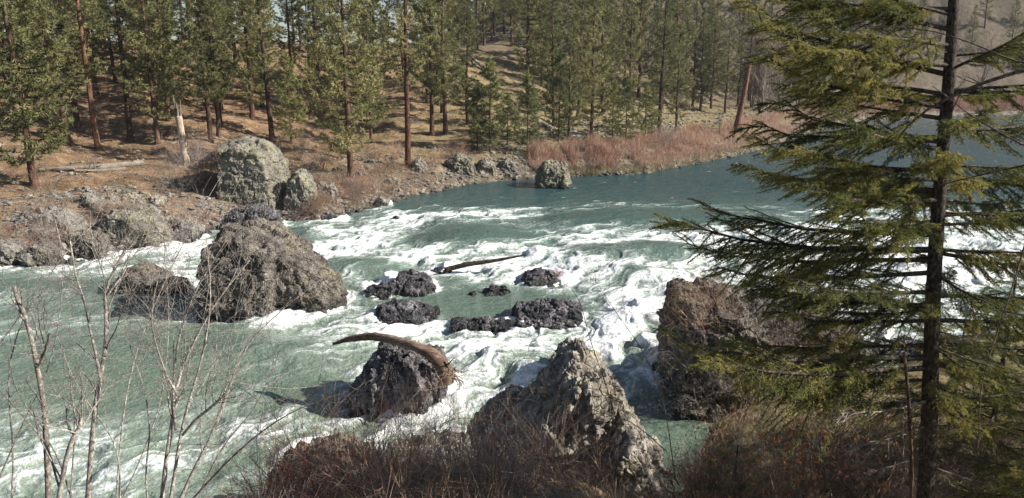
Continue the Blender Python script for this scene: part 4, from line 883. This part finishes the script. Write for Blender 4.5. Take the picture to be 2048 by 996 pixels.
# ---------------------------------------------------------------- near fir
def fir_branch(seed, L, dens=1.0, dead=False):
    rg = np.random.default_rng(seed); tb = Tubes(); n = 8; q = np.linspace(0, 1, n); side = rg.normal()*.06
    P = np.stack([L*q, L*(side*q*q)+rg.normal(size=n)*.02*L*q, L*(-.16*q+.1*q**3)+rg.normal(size=n)*.012*L*q], 1)
    r0 = .009+.0095*L; tb.add(list(P), list(r0*(1-.85*q))); segs = []
    s = .12*L
    while s < L*.995:
        t = s/L*(n-1); i = min(n-2, int(t)); b = P[i]+(P[i+1]-P[i])*(t-i); ax = unit(P[i+1]-P[i]); f = s/L
        for sd_ in (-1, 1):
            if rg.random() < .16/dens: continue
            l2 = L*.32*math.sin(min(1, f*1.15+.12)*math.pi*.93)**.8*rg.uniform(.55, 1.15)+.06
            if f < .3: l2 *= .7
            d = unit(ax*rg.uniform(.6, 1.1)+np.array([0, sd_*rg.uniform(.3, 1), rg.uniform(-1.0, .3)]))
            m = 5; pp = [b]; dd = d
            for k in range(m-1): dd = unit(dd+np.array([.06, 0, -.05])+rg.normal(size=3)*.07); pp.append(pp[-1]+dd*l2/(m-1))
            tb.add(pp, [r0*.28*(1-.16*k) for k in range(m)])
            if dead:
                for k in range(3):
                    z0 = pp[rg.integers(1, m)]; tb.add([z0, z0+unit(dd+rg.normal(size=3)*.8)*rg.uniform(.06, .2)], [.003, .0012])
                continue
            u_ = .03
            while u_ < l2:
                v = u_/l2*(m-1); k = min(m-2, int(v)); bb = pp[k]+(pp[k+1]-pp[k])*(v-k); ad = unit(pp[k+1]-pp[k])
                l3 = (.05+.15*(1-u_/l2)*min(1, l2*2))*rg.uniform(.5, 1.2); s3 = 1 if int(u_*1000) % 2 else -1
                d3 = unit(ad*.8+np.cross(ad, [0, 0, 1])*s3*rg.uniform(.5, .9)+np.array([0, rg.uniform(-.3, .3), rg.uniform(-.75, .35)])); segs.append((bb, bb+d3*l3))
                u_ += .029/dens
            for k in range(1, m-1): segs.append((pp[k], pp[k+1]))
        s += .07/dens*(1+.25*L/3)
    V, Fc, _ = tb.arrays(4)
    if dead: return V, Fc, None, None
    A = np.array([a for a, b in segs]); B = np.array([b for a, b in segs]); ln = np.linalg.norm(B-A, axis=1); cnt = np.maximum(6, (ln*165).astype(int))
    idx = np.repeat(np.arange(len(A)), cnt); tt = rg.random(len(idx)); C = A[idx]+(B-A)[idx]*tt[:, None]; ax = (B-A)[idx]/ln[idx][:, None]
    rd = rg.normal(size=C.shape); rd[:, 2] *= .6; rd[:, 2] += .12; D = ax*.75+rd/np.linalg.norm(rd, axis=1, keepdims=True)*.8; D /= np.linalg.norm(D, axis=1, keepdims=True)
    BV, BF = blades(C, D, .036*rg.uniform(.7, 1.15, len(C)), .0085, seed)
    return V, Fc, BV, BF
FB = {}
def fb_part(key, L, root, loc, az, tilt, sc, dead=False):
    if key not in FB:
        V, Fc, BV, BF = fir_branch(key if isinstance(key, int) else hash(key) % 97, L, dead=dead)
        b = mk('branch', V, Fc, MAT['fir_bark'] if not dead else MAT['grey_twig'], root)
        if BV is not None: mk('needles', BV, BF, MAT['fir_needles'], b, smooth=False)
        FB[key] = b
    else: b = copy_tree(FB[key], root)
    b.parent = root; b.location = loc; b.rotation_euler = Euler((random.uniform(-.2, .2), -tilt, az), 'XYZ'); b.scale = (sc, sc, sc)
    return b
YF = 11.0; fb_ = atY(1846, 1020, YF); ft_ = atY(1903, 0, YF); fz = hz(fb_[0], fb_[1]); fb_ = fb_+(ft_-fb_)*((fz-fb_[2])/(ft_[2]-fb_[2]))
fd_ = (ft_-fb_)/(ft_[2]-fb_[2]); fir = thing('fir_tree', 'large near fir with drooping dark green branches, trunk at the right of the picture', 'fir', tuple(fb_))
HT = 13.5; ax_ = lambda z: fd_*z+np.array([math.sin(z*.9)*.03, 0, 0])
tb = Tubes(); zs = np.concatenate([[-.3, 0, .2, .5], np.linspace(1, HT, 34)]); tb.add([ax_(z) for z in zs], [.14*(1-.93*max(z, 0)/HT)**.75*(1+.3*math.exp(-max(z, 0)/.25)) for z in zs])
V, Fc, _ = tb.arrays(22); V = V+ (fbm3(V*np.array([22, 22, 6]), 3, 3)*.010)[:, None]*unit([1, 1, 0]); mk('trunk', V, Fc, MAT['fir_bark'], fir)
rg = random.Random(21); nbr = 0; z = 2.0
protos = [(1, 3.6), (2, 3.6), (3, 3.2), (4, 2.6), (5, 2.6), (6, 1.8), (7, 1.8), (8, 1.2)]
def place_br(z, az, L, tilt):
    key, pL = min(protos, key=lambda q: abs(q[1]-L)+rg.random()*.5); fb_part(key, pL, fir, tuple(ax_(z)), az, tilt, L/pL)
# branches read off the photograph: attach row, tip column, tip row, depth offset of the tip
for (ay, tx, ty, dy) in [(150, 1470, 28, .3), (215, 1490, 130, -.5), (238, 1560, 175, .8), (345, 1510, 290, -.6), (380, 1500, 350, .9), (400, 1560, 385, -1.4), (500, 1325, 462, -.3), (520, 1370, 505, .9), (470, 1400, 430, .4),
                         (585, 1560, 560, -1.2), (610, 1500, 590, .8), (640, 1540, 640, -.2), (715, 1340, 700, -.4), (735, 1400, 740, -1.3), (760, 1500, 760, .9), (800, 1600, 800, -.5), (60, 1530, -40, .2), (90, 1600, 40, -1.0),
                         (30, 1640, -60, -.6), (110, 2230, 60, .3), (180, 2200, 150, -.6), (260, 2220, 230, .6), (330, 2180, 330, -1.0), (430, 2230, 400, .2), (500, 2200, 500, -.8), (590, 2180, 590, .4), (680, 2150, 700, -.3), (20, 1480, -20, .4), (130, 1500, 75, -1.2), (190, 1540, 110, .6), (285, 1530, 215, .3), (360, 1620, 330, -.9), (545, 1420, 545, .2), (690, 1450, 680, .6), (140, 2150, 10, -.9), (380, 2200, 320, .5), (640, 2200, 630, .5), (300, 1640, 230, -1.6), (450, 1680, 430, -1.7)]:
    b = atY(1870, ay, YF); zl = (b[2]-fb_[2]); tip = atY(tx, ty, YF+dy)-fb_; v = tip-ax_(zl); L = np.linalg.norm(v); place_br(zl, math.atan2(v[1], v[0]), L, math.asin(v[2]/L)+.10); nbr += 1
z = 3.2
while z < 12.6 and nbr < 72:
    for k in range(3):
        az = rg.uniform(0, 6.283); L = (3.2 if z < 9.5 else 3.2-(z-9.5)*.7)*rg.uniform(.3, 1.05)
        if math.sin(az) < -.5: L *= .6
        place_br(z+rg.uniform(-.15, .15), az, max(.8, L), rg.uniform(-.12, .22)); nbr += 1
    z += .45
for (ay, tx, ty, dy) in [(850, 1700, 880, -.6), (905, 1730, 940, -.3), (870, 1960, 840, -.5), (930, 1980, 960, -.3), (800, 1690, 815, -.9), (960, 1760, 990, .1), (680, 1960, 655, -.8), (830, 1690, 800, .5)]:
    b = atY(1852, ay, YF); zl = max(.1, b[2]-fb_[2]); tip = atY(tx, ty, YF+dy)-fb_; v = tip-ax_(zl); L = np.linalg.norm(v); fb_part('d1' if tx < 1800 else 'd2', 1.4, fir, tuple(ax_(zl)), math.atan2(v[1], v[0]), math.asin(v[2]/L), L/1.4, dead=True)
def small_fir(x, y, H, Lm, label, n=34, seed=1, z0=.1):
    o = thing('fir_tree', label, 'fir', (x, y, hz(x, y)-.1)); tb = Tubes(); tb.add([np.array([0, 0, z]) for z in np.linspace(-.2, H, 10)], [.07*(1-.9*max(z, 0)/H)+.006 for z in np.linspace(-.2, H, 10)]); V, Fc, _ = tb.arrays(8); mk('trunk', V, Fc, MAT['fir_bark'], o)
    r = random.Random(seed)
    for i in range(n):
        z = H*(z0+(.95-z0)*i/n); L = Lm*(1-z/H)**.7*r.uniform(.7, 1.1)+.25; key, pL = min(protos, key=lambda q: abs(q[1]-L)+r.random()*.4); fb_part(key, pL, o, (0, 0, z), i*2.4+r.random(), r.uniform(-.1, .25), L/pL)
    return o
p = atY(2000, 565, 14.5); small_fir(p[0]+.3, 14.5, p[2]-hz(p[0], 14.5)+.4, 1.9, 'dense small fir at the right edge, lower than and behind the large one', 44, 1)
p = atY(1930, 650, 16.5); small_fir(p[0], 16.5, p[2]-hz(p[0], 16.5)+.3, 1.5, 'short dark fir directly right of the large trunk, on the shaded bank', 34, 2)
p = atY(1480, 830, 13.2); small_fir(p[0], 13.2, 1.6, 1.0, 'sprawling low fir sapling under the long lower branches', 22, 3)

p = atY(2420, 700, 12.0); small_fir(p[0], 12.0, 13.5, 3.3, 'fir standing past the right edge, only its branch tips reaching into the picture', 80, 5, .08)
p = atY(2070, 700, 11.6); small_fir(p[0]+.3, 11.6, 3.6, 1.4, 'bushy fir sapling cut by the right edge, below the dense small fir', 30, 7)
# ---------------------------------------------------------------- near stems and brush
def stem_thing(name, label, cat, stems, mat, seed, twig=1.0, lvl=2, kids=4, tw_n=9, group=None, fan=.55, Lt=.6):
    """each stem: [(px, py)...], depth, tip depth, base radius, tip radius"""
    st0 = stems[0]; b0 = atY(*st0[0][0], st0[1]); root = thing(name, label, cat, tuple(b0), group=group); rg = np.random.default_rng(seed)
    for (pp, Y0, Y1, ra, rb) in stems:
        n = len(pp); P = np.array([atY(a, b, Y0+(Y1-Y0)*i/(n-1)) for i, (a, b) in enumerate(pp)]); t = np.linspace(0, 1, n); tt = np.linspace(0, 1, 16)
        Q = np.stack([np.interp(tt, t, P[:, k]) for k in range(3)], 1); Q[1:-1] += rg.normal(size=(14, 3))*.008
        for _ in range(2): Q[1:-1] = (Q[:-2]+2*Q[1:-1]+Q[2:])/4
        r = np.linspace(ra, rb, 16)*(.8 if mat == 'pale_twig' else 1); tb = Tubes(); Qr = Q-b0; tb.add(list(Qr), list(r)); V, Fc, _ = tb.arrays(7); tw = Tubes()
        V1 = V+np.random.default_rng(seed).normal(size=V.shape)*ra*.06
        for k in range(int(tw_n*twig)):
            q = rg.uniform(.15, 1)**.8*15; i = min(14, int(q)); b = Qr[i]+(Qr[i+1]-Qr[i])*(q-i); d = unit(unit(Qr[i+1]-Qr[i])+rg.normal(size=3)*fan+np.array([0, 0, .1]))
            grow(tw, b, d, Lt*rg.uniform(.5, 1.5), max(.0035, r[i]*.45), lvl, rg, .3, .06, kids)
        WV, WF, _ = tw.arrays(3); mk('stem', np.concatenate([V1, WV]), [np.concatenate([Fc, WF+len(V1)])], MAT[mat], root)
    return root
stem_thing('broken_sapling', 'leaning sapling at lower left with a broken forked top and dark bark', 'sapling',
           [([(98, 1060), (97, 930), (92, 840), (74, 735), (58, 660), (44, 618), (28, 574)], 7.2, 7.6, .042, .022), ([(50, 640), (38, 620), (28, 602)], 7.5, 7.55, .02, .015),
            ([(76, 735), (92, 700), (98, 668)], 7.4, 7.2, .022, .014), ([(160, 1060), (125, 930), (60, 820), (20, 760)], 7.4, 7.9, .012, .006)], 'pale_twig', 41, .5, 1, 3)
stem_thing('birch_sapling', 'pale speckled birch sapling at lower left, forking into wiggly limbs halfway up', 'sapling',
           [([(172, 1060), (178, 960), (190, 800), (202, 750), (214, 690), (214, 640), (206, 600), (214, 560), (250, 500)], 7.6, 8.2, .040, .016), ([(200, 755), (190, 700), (178, 650), (165, 590), (148, 545), (140, 480)], 7.7, 8.0, .022, .008),
            ([(206, 600), (240, 560), (262, 520), (300, 470)], 8.0, 8.4, .014, .004), ([(213, 700), (235, 650), (255, 600), (262, 540)], 7.9, 7.5, .012, .004)], 'pale_twig', 42, 1.1, 2, 4)
stem_thing('forked_sapling', 'brown sapling between the broken one and the birch, with a short cut fork', 'sapling',
           [([(112, 1060), (122, 960), (142, 890), (160, 848), (162, 838)], 7.0, 7.1, .036, .024), ([(150, 870), (135, 850), (133, 815)], 7.1, 7.05, .016, .01), ([(120, 980), (98, 900), (80, 870), (40, 830), (0, 780)], 7.0, 7.4, .014, .006)], 'pale_twig', 43, .7, 2, 3)
stem_thing('bare_sapling', 'clump of leafless stems fanning up in front of the big river boulder', 'sapling',
           [([(318, 1060), (325, 960), (345, 850), (352, 780), (362, 740), (400, 660), (440, 590), (500, 520)], 7.4, 8.4, .034, .006), ([(330, 1060), (350, 930), (362, 860), (380, 800), (404, 720), (420, 640), (425, 560), (412, 480)], 7.5, 8.0, .026, .005),
            ([(335, 1060), (380, 950), (420, 880), (455, 780), (475, 720), (500, 680), (560, 620), (640, 560)], 7.3, 8.2, .027, .006), ([(355, 790), (330, 740), (310, 690), (300, 620), (320, 540)], 7.6, 7.8, .016, .004),
            ([(352, 860), (345, 800), (350, 700), (380, 600), (440, 500), (480, 440)], 7.5, 8.5, .018, .004), ([(365, 870), (400, 830), (440, 800), (448, 792)], 7.4, 7.3, .02, .016), ([(300, 1060), (290, 960), (300, 860), (290, 780), (262, 700)], 7.6, 7.9, .014, .004)], 'pale_twig', 44, 1.5, 2, 4, Lt=.7)
stem_thing('bare_sapling', 'thin pale leafless stems rising at the far left edge of the picture', 'sapling',
           [([(20, 1060), (30, 900), (10, 760), (40, 640), (90, 560), (160, 470), (200, 440)], 7.9, 8.8, .014, .004), ([(-20, 1000), (40, 860), (90, 760), (120, 660), (130, 520), (110, 440)], 8.2, 8.8, .013, .004), ([(-40, 760), (0, 690), (60, 600), (150, 540), (240, 500)], 8.3, 9, .012, .004), ([(140, 1060), (145, 940), (150, 820), (130, 700), (80, 600)], 8, 8.6, .014, .004)], 'pale_twig', 45, 1.2, 2, 4)
stem_thing('bare_sapling', 'slender leafless stems behind the birch sapling, reaching toward the shore shrubs', 'sapling',
           [([(230, 1060), (235, 930), (250, 800), (270, 700), (330, 560), (400, 420), (450, 340)], 8.6, 10, .014, .004), ([(215, 1060), (300, 880), (330, 760), (340, 640), (330, 520)], 8.4, 9, .012, .004), ([(240, 1060), (240, 900), (160, 780), (120, 700)], 8.4, 9, .012, .004)], 'pale_twig', 46, 1.2, 2, 4)
stem_thing('bare_sapling', 'leafless dark stem slanting up to the right over the foam at bottom left', 'sapling',
           [([(330, 1060), (420, 960), (500, 880), (580, 825), (640, 800), (690, 786)], 8.2, 9.0, .014, .004), ([(400, 985), (440, 900), (520, 800), (560, 700)], 8.2, 9.2, .009, .003)], 'dark_twig', 47, .8, 2, 3)
stem_thing('bare_branch', 'long bare limb crossing the large fir from the right edge, dividing into thin twigs', 'branch',
           [([(2200, 105), (2048, 137), (1960, 168), (1890, 196), (1830, 235), (1790, 285), (1772, 306)], 8.6, 9.4, .028, .005), ([(1865, 172), (1920, 215), (1990, 260), (2048, 292), (2200, 360)], 9.4, 8.8, .005, .014),
            ([(2200, 290), (2048, 330), (1960, 350), (1880, 372), (1850, 372)], 8.4, 9.0, .014, .004), ([(2200, 40), (2100, 120), (2040, 130), (1930, 80), (1840, 55), (1700, 52)], 8.4, 9.4, .014, .003), ([(2200, 420), (2060, 440), (2030, 560), (1960, 760), (1955, 900)], 8.2, 8.6, .014, .004)], 'dark_twig', 48, .6, 1, 3, Lt=.4)
stem_thing('dead_sapling', 'dark dead sapling standing close in front of the large fir trunk', 'sapling', [([(1822, 1060), (1824, 960), (1820, 840), (1812, 740), (1808, 705)], 10.2, 10.2, .03, .02)], 'dark_bark', 49, .6, 1, 3)
stem_thing('leafy_sapling', 'thin bare stems reaching up between the triangular boulder and the block shaped one', 'sapling',
           [([(1230, 960), (1240, 860), (1210, 760), (1180, 680), (1160, 600), (1130, 560)], 12.5, 13.4, .01, .003), ([(1350, 960), (1330, 800), (1280, 690), (1230, 620), (1190, 560)], 13, 14, .01, .003), ([(1330, 900), (1260, 840), (1180, 820), (1100, 760)], 13, 13.6, .01, .003)], 'dark_twig', 50, 1, 2, 4)
for i in range(14):
    p = shore_pt(random.choice([20, 110, 130, 150, 160, 190, 360, 380])+random.uniform(-12, 12), .6+2.2*random.random()); shrub('tuft', p[0], p[1], random.uniform(1.2, 2.0), 'one of the rusty dry tufts between stones on the left far shore', 'grass tuft', 'rusty tufts on the left far shore', name='grass_tuft', mat='red_twig')
stem_thing('bare_sapling', 'long pale bowed stem rising from the bottom centre brush toward the triangular boulder', 'sapling', [([(860, 1060), (910, 930), (960, 840), (1010, 770), (1050, 725)], 11.6, 12.8, .011, .003), ([(700, 1060), (740, 950), (790, 850), (800, 800)], 12, 12.6, .008, .003)], 'pale_twig', 71, .8, 1, 3)
stem_thing('bare_sapling', 'thin pale stems bending left from the brush in front of the rusty boulder', 'sapling', [([(640, 1060), (600, 930), (560, 840), (480, 770), (400, 750)], 11.4, 12.6, .009, .003), ([(660, 1060), (650, 920), (680, 830), (740, 760)], 11.6, 12.6, .008, .003), ([(560, 1060), (520, 960), (510, 870), (540, 780), (600, 700)], 11.2, 12.4, .008, .003)], 'pale_twig', 72, .9, 2, 3)
stem_thing('bare_sapling', 'arching stems crossing low over the base of the triangular boulder', 'sapling', [([(1180, 1060), (1120, 930), (1020, 850), (920, 830), (860, 860)], 12.2, 13.2, .012, .003), ([(1240, 1060), (1200, 930), (1080, 800), (980, 790)], 12, 13.4, .012, .003), ([(960, 1060), (1040, 930), (1150, 850), (1260, 760), (1300, 700)], 12, 13, .011, .003), ([(1000, 1060), (960, 940), (900, 880), (850, 900)], 12, 13, .010, .003)], 'brown_twig', 73, 1.1, 2, 4)
stem_thing('dead_sapling', 'pale dead twiggy sapling standing in the dark brush left of the large fir', 'sapling', [([(1560, 1060), (1540, 940), (1500, 860), (1480, 790)], 11.8, 12.2, .012, .004), ([(1680, 1060), (1640, 900), (1650, 800), (1620, 700)], 12, 13, .012, .004)], 'pale_twig', 74, 1, 2, 4)
def near_shrub(px_, Y, kind, sc, label, mat, group=None, name='bare_shrub', cat='shrub', rz=None, leaf=None, dz=0):
    X = atY(px_, 900, Y)[0]; return shrub(kind, X, Y, sc, label, cat, group, name=name, mat=mat, rz=rz, leaf=leaf, z=hz(X, Y)+dz)
def on_rock(key, a, b, Y):
    o = RK[key]; d = Vector(ray(a, b)).normalized(); hit, loc, _, _ = o.ray_cast(Vector((0, 0, CAMZ))-o.location, d)
    return np.array(loc+o.location) if hit else atY(a, b, Y)
rg = random.Random(8)
for i in range(44):
    near_shrub(rg.uniform(500, 1080), rg.uniform(11.0, 14.6), rg.choice(['dog1', 'dog2', 'dog2', 'twig', 'arch']), rg.uniform(.7, 1.0)+.6*rg.random()**2, 'one of the thin stemmed dogwood clumps along the bottom centre bank', rg.choice(['red_twig', 'brown_twig', 'pale_twig', 'brown_twig', 'pale_twig', 'straw']), 'dogwood clumps along the bottom centre', 'dogwood_shrub')
for i in range(8):
    near_shrub(rg.uniform(500, 760), rg.uniform(12.5, 14.5), 'dog1', rg.uniform(1.0, 1.6), 'one of the dark red dogwood clumps in front of the rusty boulder', 'red_twig', 'red dogwood at the rusty boulder', 'dogwood_shrub')
for i, (a, Y, sc) in enumerate([(1050, 13.3, .95), (1120, 13.0, 1.0), (1180, 13.4, .9), (980, 13.2, .85), (1090, 14.2, .9), (1220, 12.6, .8), (1020, 12.2, .8)]):
    near_shrub(a, Y, 'arch', sc, 'one of the arching brown brier clumps tangled at the foot of the triangular boulder', 'brown_twig' if i % 3 else 'pale_twig', 'briers at the triangular boulder', 'brier_shrub', rz=rg.uniform(-.5, .5))
for i in range(12):
    near_shrub(rg.uniform(0, 520), rg.uniform(8.5, 11.5), rg.choice(['dog1', 'dog2']), rg.uniform(.7, 1.0), 'one of the thin pale stem clumps on the near bank at lower left', 'pale_twig', 'thin stem clumps at lower left')
for i, (a, b, Y, sc) in enumerate([(1345, 600, 24, 1.0), (1360, 740, 23, 1.2), (1590, 620, 24.5, 1.2), (1420, 580, 24, 1.1), (1690, 670, 24.5, 1.1), (1370, 690, 23.5, 1.2), (1430, 640, 23.8, 1.3), (1500, 640, 24.5, 1.3), (1570, 670, 24.3, 1.2), (1640, 690, 24.5, 1.2), (1400, 760, 21.5, 1.3), (1460, 740, 22, 1.3), (1540, 740, 22, 1.3), (1620, 760, 21.5, 1.2), (1690, 730, 23, 1.1), (1440, 830, 18.5, 1.2), (1380, 860, 18, .9), (1520, 820, 19, 1.2), (1600, 830, 18, 1.2)]):
    P = on_rock('block', a, b+20, Y); shrub(['curl', 'curl2'][i % 2], P[0], P[1], sc, 'one of the curly twigged tan shrubs overgrowing the block shaped boulder', 'shrub', 'curly shrubs on the block shaped boulder', mat=['brown_twig', 'pale_twig', 'grey_twig'][i % 3], z=P[2]-.25*sc)
for i in range(13):
    near_shrub(rg.uniform(1400, 1780), rg.uniform(12, 14.5), 'leafy', rg.uniform(.8, 1.2), 'one of the dark shrubs still holding orange dead leaves under the fir branches', 'dark_twig', 'orange leaved shrubs under the fir', leaf=.25)
for i in range(44):
    near_shrub(rg.uniform(1370, 2100), rg.uniform(10.5, 18), rg.choice(['curl', 'curl2']), rg.uniform(.7, 1.1), 'one of the dark tangled shrubs covering the shaded bank at lower right', rg.choice(['dark_twig', 'brown_twig', 'dark_twig']), 'tangled shrubs at lower right')
for i in range(9):
    near_shrub(rg.uniform(1880, 2100), rg.uniform(10.5, 12.5), 'dog2', rg.uniform(.8, 1.1), 'one of the red brown twiggy shrubs in the bottom right corner', 'red_twig', 'red shrubs in the bottom right corner')
def nb(g):
    while True:
        X, Y = g.uniform(-9, 13), g.uniform(6, 22)
        if inside(np.array([X]), np.array([Y]), NPOLY)[0]: return np.array([X, Y])
thicket(8000, nb, 'bank_undergrowth', 31, .15, .6, .0055, 'brown_twig', 1.2, 4, 3, .08)
thicket(7000, nb, 'bank_grass', 32, .1, .4, .007, 'straw', 1.3, 3)
for o in list(bpy.data.objects):
    if o.parent:
        for q in ('category', 'group', 'label'):
            if q in o: del o[q]
